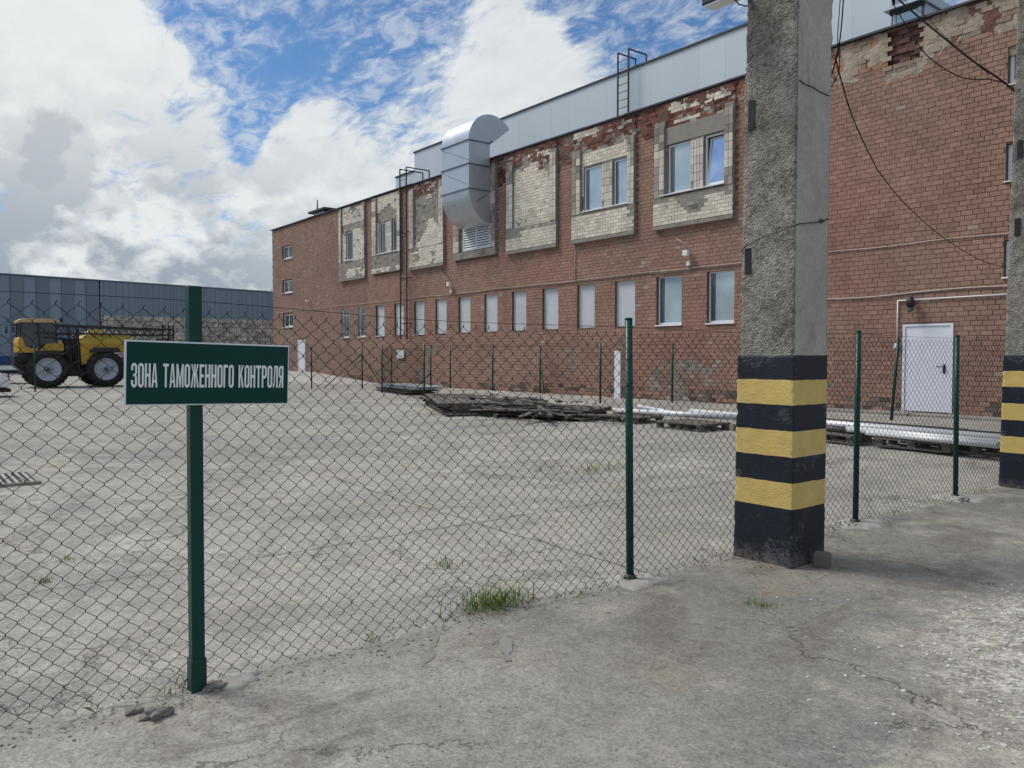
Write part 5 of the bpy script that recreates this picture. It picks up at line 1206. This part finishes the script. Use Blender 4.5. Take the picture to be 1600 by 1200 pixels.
for k in range(4): m.bar((SX-.36, 4.52, .75+k*.2), (SX-.36, 4.95, .75+k*.2), .03)
m.build('ladder_step', M['blackmetal'], sp)
# tank
tk = MB(); pr = [(7.02, 1.15), (6.98, 1.9), (7.00, 2.35), (7.15, 2.52), (7.45, 2.60), (8.9, 2.62), (9.15, 2.50), (9.2, 2.0), (9.15, 1.75), (7.75, 1.72), (7.45, 1.45), (7.25, 1.15)]
tk.prism(pr, 'x', SX-1.85, SX-.30); tk.build('tank', M['ytank'], sp, bevel=.07)
MB().prism([(7.02, 1.18), (6.97, 1.9), (7.0, 2.15), (9.2, 2.15), (9.15, 1.78), (7.78, 1.76), (7.48, 1.5), (7.25, 1.18)], 'x', SX-.295, SX-.27).build('tank_skirt', M['yellow'], sp, bevel=.008)
side([(7.35, 1.82), (7.5, 1.95), (8.5, 1.95), (8.62, 1.80), (8.58, 1.76), (7.4, 1.76)], SX-.45, SX+.1, 'mudguard', M['blackmetal'])
side([(5.0, 1.62), (5.2, 1.80), (6.1, 1.82), (6.3, 1.66), (6.25, 1.62)], SX-.45, SX+.1, 'mudguard', M['blackmetal'])
tl = MB().prism([(7.25, 2.62), (7.55, 2.80), (7.95, 2.80), (8.05, 2.62)], 'x', SX-1.5, SX-.7); tl.build('tank_lid', M['ytank'], sp, bevel=.03)
m = MB(); m.bar((SX-.29, 7.0, 2.62), (SX-.29, 9.1, 2.64), .05); m.build('hand_rail', M['white'], sp)
m = MB(); m.box(SX-1.2, SX-.5, 6.35, 6.95, 1.2, 2.3); m.tube([(SX-.45, 6.45, 1.3), (SX-.45, 6.45, 2.2)], .11, 10); m.tube([(SX-.4, 6.7, 1.3), (SX-.4, 6.72, 2.6)], .05, 8); m.bar((SX-.35, 6.9, .9), (SX-.35, 6.9, 2.85), .07); m.build('pump_unit', M['blackmetal'], sp)
m = MB(); m.bar((SX-.33, 8.45, 1.8), (SX-.33, 8.43, 2.6), .06, .02); m.build('strap', M['blackmetal'], sp)
for xo in (SX-.18, SX-2.0):        # folded boom trusses
    m = MB(); za, zb_, zc2 = 2.95, 2.62, 2.45; y0, y1 = 5.2, 11.0
    m.bar((xo, y0+.8, 2.98), (xo, y1, 2.86), .07); m.bar((xo, y0, 2.60), (xo, y1, 2.58), .07); m.bar((xo-.16, y0+.3, 2.42), (xo-.16, 8.7, 2.22), .06)
    n = 14
    for i in range(n):
        ya = y0+.8+(y1-y0-.8)*i/n; yb2 = y0+.8+(y1-y0-.8)*(i+1)/n; zt_ = 2.98-.12*i/n
        m.bar((xo, ya, zt_), (xo, (ya+yb2)/2, 2.59), .034); m.bar((xo, (ya+yb2)/2, 2.59), (xo, yb2, zt_-.01), .034)
        if i < 7: m.bar((xo, ya, 2.6), (xo-.16, (ya+yb2)/2, 2.35), .02)
    m.bar((xo, 6.8, 2.2), (xo, 6.8, 3.0), .06); m.bar((xo, 10.3, 2.5), (xo, 10.9, 3.0), .04); m.build('boom', M['blackmetal'], sp)
m = MB()
for y in (10.55, 10.85, 11.05): m.bar((SX-.2, y, 2.35), (SX-.2, y, 3.08), .07)
m.box(SX-2.1, SX-.1, 10.7, 10.8, 2.3, 2.45); m.bar((SX-.2, 9.0, 1.4), (SX-.2, 10.9, 2.4), .08); m.bar((SX-1.8, 9.0, 1.4), (SX-1.8, 10.9, 2.4), .08); m.build('boom_rack', M['blackmetal'], sp)

# ------------------------------------------------------------------ trailer, white car, drain grate
tr = thing('flatbed_trailer', (-48, 2, .1), 'blue sided flatbed trailer with a white chassis rail parked behind the sprayer', 'trailer')
B(-50.2, -48, -3, 5.15, 1.10, 1.56).build('side_board', M['blue'], tr, bevel=.01); B(-50.2, -47.97, -3, 5.4, .86, 1.07).build('chassis_rail', M['white'], tr)
m = MB(); m.box(-50, -48.1, -3, 5.8, .66, .78); 
for y in (1.5, 2.8, 4.0, 4.8): m.bar((-48.05, y, .1), (-48.05, y, .8), .05)
m.build('support_leg', M['blackmetal'], tr)
for y in (-1.6, -.4): lathe_x(-48.2, y, .55, [(-.12, .25), (-.14, .42), (-.1, .44), (.1, .44), (.14, .42), (.12, .2), (.1, .0001)]).build('wheel', M['black'], tr)
ca = thing('white_car', (-33.5, 1.5, .1), 'front corner of a white car just entering the picture beside the sprayer', 'car')
ci = [(-1.6, .35), (-1.65, .8), (-1.5, 1.02), (-.6, 1.08), (.05, 1.5), (1.0, 1.52), (1.9, 1.1), (3.0, .93), (3.35, .80), (3.45, .58), (3.40, .34)]
MB().prism([(y-.1, z+.12) for y, z in ci], 'x', -34.6, -32.9).build('body', M['carpaint'], ca, bevel=.07)
MB().prism([(y-.1, z+.12) for y, z in [(-.45, 1.07), (.1, 1.44), (.95, 1.46), (1.65, 1.12)]], 'x', -34.62, -32.88).build('side_window', M['cabglass'], ca, bevel=.01)
for y in (-.9, 2.55):
    wl = sub('wheel', ca); lathe_x(-32.98, y, .42, [(-.1, .2), (-.11, .29), (-.08, .32), (.08, .32), (.11, .29), (.1, .2)]).build('tyre', M['black'], wl); lathe_x(-32.98, y, .42, [(.1, .21), (.07, .18), (.06, .0001)]).build('rim', M['rim'], wl)
B(-34.5, -32.95, 3.0, 3.36, .30, .42).build('bumper', M['black'], ca, bevel=.03)
B(-33.3, -32.95, 3.08, 3.30, .78, .90).build('headlight', M['cabglass'], ca, bevel=.02)
gr = thing('drain_grate', (-11.2, 1.1, .05), 'dark slotted iron drain grate set in the yard surface', 'grate'); gm_ = Matrix.Translation((-11.2, .88, gz(-11.2, .9)+.020))
B0 = MB(); B0.box(-.46, .46, -.45, .45, -.03, .002, gm_); B0.build('pit', M['darkcover'], gr)  # dark slab above the ground stands in for shade below the bars
m = MB(); m.box(-.50, .50, -.49, -.45, -.03, .012, gm_); m.box(-.50, .50, .45, .49, -.03, .012, gm_); m.box(-.50, -.46, -.45, .45, -.03, .012, gm_); m.box(.46, .50, -.45, .45, -.03, .012, gm_); m.build('frame', M['conc'], gr)
for i in range(12): m = MB(); y = -.41+i*.0745; m.box(-.46, .46, y-.016, y+.016, .0025, .010, gm_); m.build('bar', M['footing'], gr)

# ------------------------------------------------------------------ grass, grit, debris
def tuft(x, y, n, h, sp_, label, lean=(0, 0)):
    z = gz(x, y); m = MB()
    for i in range(n):
        ax, ay = x+random.gauss(0, sp_[0]), y+random.gauss(0, sp_[1]); L = h*random.uniform(.45, 1.05); a = random.uniform(0, 6.28); b_ = random.uniform(.1, .75); w_ = random.uniform(.0018, .0035)
        dx, dy = math.cos(a)*b_*L+lean[0]*L, math.sin(a)*b_*L+lean[1]*L; px_, py_ = -math.sin(a)*w_, math.cos(a)*w_
        p0 = (ax, ay, z); p1 = (ax+dx*.35, ay+dy*.35, z+L*.62); p2 = (ax+dx, ay+dy, z+L*random.uniform(.7, 1.0))
        m.add([(p0[0]-px_, p0[1]-py_, p0[2]), (p0[0]+px_, p0[1]+py_, p0[2]), (p1[0]+px_*.8, p1[1]+py_*.8, p1[2]), (p1[0]-px_*.8, p1[1]-py_*.8, p1[2]), p2], [(0, 1, 2, 3), (3, 2, 4)])
    tag(m.build('grass_tuft', M['grass'], None, (x, y, z)), label, 'grass', None, 'stuff')
tuft(-3.99, 2.98, 300, .17, (.055, .125), 'biggest tuft of green grass growing at the foot of the mesh')
tuft(-7.7, 7.6, 110, .16, (.15, .32), 'wide thin patch of grass in the open yard behind the first round post')
tuft(-8.2, 7.0, 30, .10, (.1, .2), 'small wisp of grass beside the wide patch in the yard')
tuft(-5.0, 3.27, 26, .11, (.04, .05), 'sparse tuft in the concrete crack just behind the biggest tuft')
tuft(-6.35, .82, 34, .055, (.03, .03), 'small weed in the yard near the drain grate side')
tuft(-6.9, 1.03, 22, .06, (.03, .03), 'tiny weed just behind the small weed in the yard')
tuft(-2.98, 4.34, 60, .045, (.05, .04), 'low weed in the asphalt before the nearest striped pillar')
tuft(-3.86, 1.02, 24, .05, (.05, .05), 'short dry weeds around the foot of the sign post')
m = MB()
for i in range(420):
    y = random.uniform(-.5, 10.2); y += .15*fb(y, 0, 1, 3); x = nfx(y)+random.gauss(.01, .03)
    if abs(y-5.5) < .3 or fb(0, y, 9, 1.5) < -.05: continue
    z = GH(x, y); L = random.uniform(.015, .07); a = random.uniform(0, 6.28); b_ = random.uniform(.2, 1.2)
    dx, dy = math.cos(a)*b_*L, math.sin(a)*b_*L; w_ = .0014; px_, py_ = -math.sin(a)*w_, math.cos(a)*w_
    m.add([(x-px_, y-py_, z-.005), (x+px_, y+py_, z-.005), (x+dx*.5, y+dy*.5, z+L*.6), (x+dx, y+dy, z+L*.8)], [(0, 1, 2), (0, 2, 3)])
M['drygrass'] = simple('dry_grass', (.26, .24, .13), .8, var=.4, scale=30)
tag(m.build('dry_weeds', M['drygrass'], None, (-3.88, 4, 0)), 'thin dry weeds along the foot of the chain link fence', 'weeds', None, 'stuff')
ic = [(0, 0, -1), (.72, -.53, -.45), (-.28, -.85, -.45), (-.89, 0, -.45), (-.28, .85, -.45), (.72, .53, -.45), (.28, -.85, .45), (-.72, -.53, .45), (-.72, .53, .45), (.28, .85, .45), (.89, 0, .45), (0, 0, 1)]
icf = [(0, 1, 2), (1, 0, 5), (0, 2, 3), (0, 3, 4), (0, 4, 5), (1, 5, 10), (2, 1, 6), (3, 2, 7), (4, 3, 8), (5, 4, 9), (1, 10, 6), (2, 6, 7), (3, 7, 8), (4, 8, 9), (5, 9, 10), (6, 10, 11), (7, 6, 11), (8, 7, 11), (9, 8, 11), (10, 9, 11)]
def scatter(name, pts, m, label, cat):
    icn = np.array(ic); P_ = []; F_ = []
    for k, (x, y, s_) in enumerate(pts):
        sc = np.array([s_*random.uniform(.6, 1.4), s_*random.uniform(.6, 1.4), s_*random.uniform(.35, .8)]); a = random.uniform(0, 6.28); q = icn*sc*(1+rng.normal(0, .16, (12, 1))); ca_, sa_ = math.cos(a), math.sin(a)
        q = np.stack([q[:, 0]*ca_-q[:, 1]*sa_, q[:, 0]*sa_+q[:, 1]*ca_, q[:, 2]], 1)+np.array((x, y, GH(x, y)+s_*.12)); P_.append(q); F_ += [(f[0]+12*k, f[1]+12*k, f[2]+12*k) for f in icf]
    me = bpy.data.meshes.new(name); me.from_pydata(np.concatenate(P_).tolist(), [], F_); me.materials.append(m); me.update(); o = link(name, me); tag(o, label, cat, None, 'stuff')
pts = []
while len(pts) < 14000:
    a = random.uniform(0, 6.28); d = abs(random.gauss(0, .75)); d = d if random.random() < .7 else random.uniform(0, 1.4)
    x, y = RC[0]+d*math.cos(a), RC[1]+1.2*d*math.sin(a); pts.append((x, y, random.choice((.003, .004, .005, .006, .008, .011, .014))*random.uniform(.6, 1.1)))
scatter('white_rubble', pts, M['stone'], 'bright crushed white rubble spilling over the asphalt', 'rubble')
pts = [(random.uniform(-3.9, 0), random.uniform(.2, 9.5), random.choice((.0025, .003, .004, .005))) for _ in range(3200)]
pts += [(random.gauss(-3.83, .08), random.uniform(-.2, 10), random.choice((.003, .004, .006, .009))) for _ in range(1500)]
pts += [(random.uniform(-9, -3.9), random.uniform(0, 9), random.choice((.003, .004, .006))) for _ in range(1200)]
pts += [(random.gauss(-3.60, .25), random.gauss(5.22, .08), random.choice((.004, .006, .009))) for _ in range(260)]
scatter('loose_grit', pts, M['greystone'], 'loose grey grit scattered over the asphalt and yard', 'grit')
for x, y, s_, l in ((-3.70, .90, .045, 'larger dark clod of earth on the asphalt before the sign post'), (-3.80, .83, .025, 'smaller dark clod beside the large one before the sign post'), (-3.84, 1.20, .035, 'earth crumbled against the foot of the sign post'), (-3.72, 9.15, .05, 'lump of cement beside the foot of the last round post'), (-3.63, 4.36, .018, 'small stone lying behind the second post on the asphalt')):
    m = MB(); mt3 = Matrix.Translation((x, y, gz(x, y)+s_*.25)) @ Matrix.Diagonal((1, 1.5, .6, 1))
    import bmesh
    bm = bmesh.new(); bmesh.ops.create_icosphere(bm, subdivisions=3, radius=s_)
    for q in bm.verts: q.co *= 1+.5*fb(q.co.x*40+x*9, q.co.y*40, q.co.z*40, 1); q.co = mt3 @ q.co - Vector((x, y, gz(x, y)))
    me = bpy.data.meshes.new('clod'); bm.to_mesh(me); bm.free(); me.materials.append(M['greystone']); me.update(); o = link('earth_clod', me, None, (x, y, gz(x, y))); tag(o, l, 'clod')
# two old pale patch strips in the asphalt
for (a, b, l) in (((-3.77, 2.42), (-3.45, 2.12), 'first narrow pale patch strip in the asphalt below the big grass tuft'), ((-3.56, 2.74), (-3.22, 2.50), 'second narrow pale patch strip in the asphalt below the big grass tuft')):
    A_, B_ = Vector((*a, 0)), Vector((*b, 0)); d = (B_-A_).normalized(); nn = Vector((-d.y, d.x, 0)); m = MB(); L_ = []; R_ = []
    for i in range(13):
        p = A_+(B_-A_)*i/12; w_ = .026*(1+1.1*fb(p.x*1.0, p.y, 1, 12))*math.sin(math.pi*min(1, (i+.7)/3, (13-i)/3)/2); L_.append(p+nn*w_); R_.append(p-nn*w_)
    vs = [Vector((q.x, q.y, GH(q.x, q.y)+.004)) for q in L_+R_]; m.add(vs, [(i, i+1, 13+i+1, 13+i) for i in range(12)], True)
    o = m.build('patch_strip', M['conc'], None, (a[0], a[1], 0)); tag(o, l, None, None, 'structure')
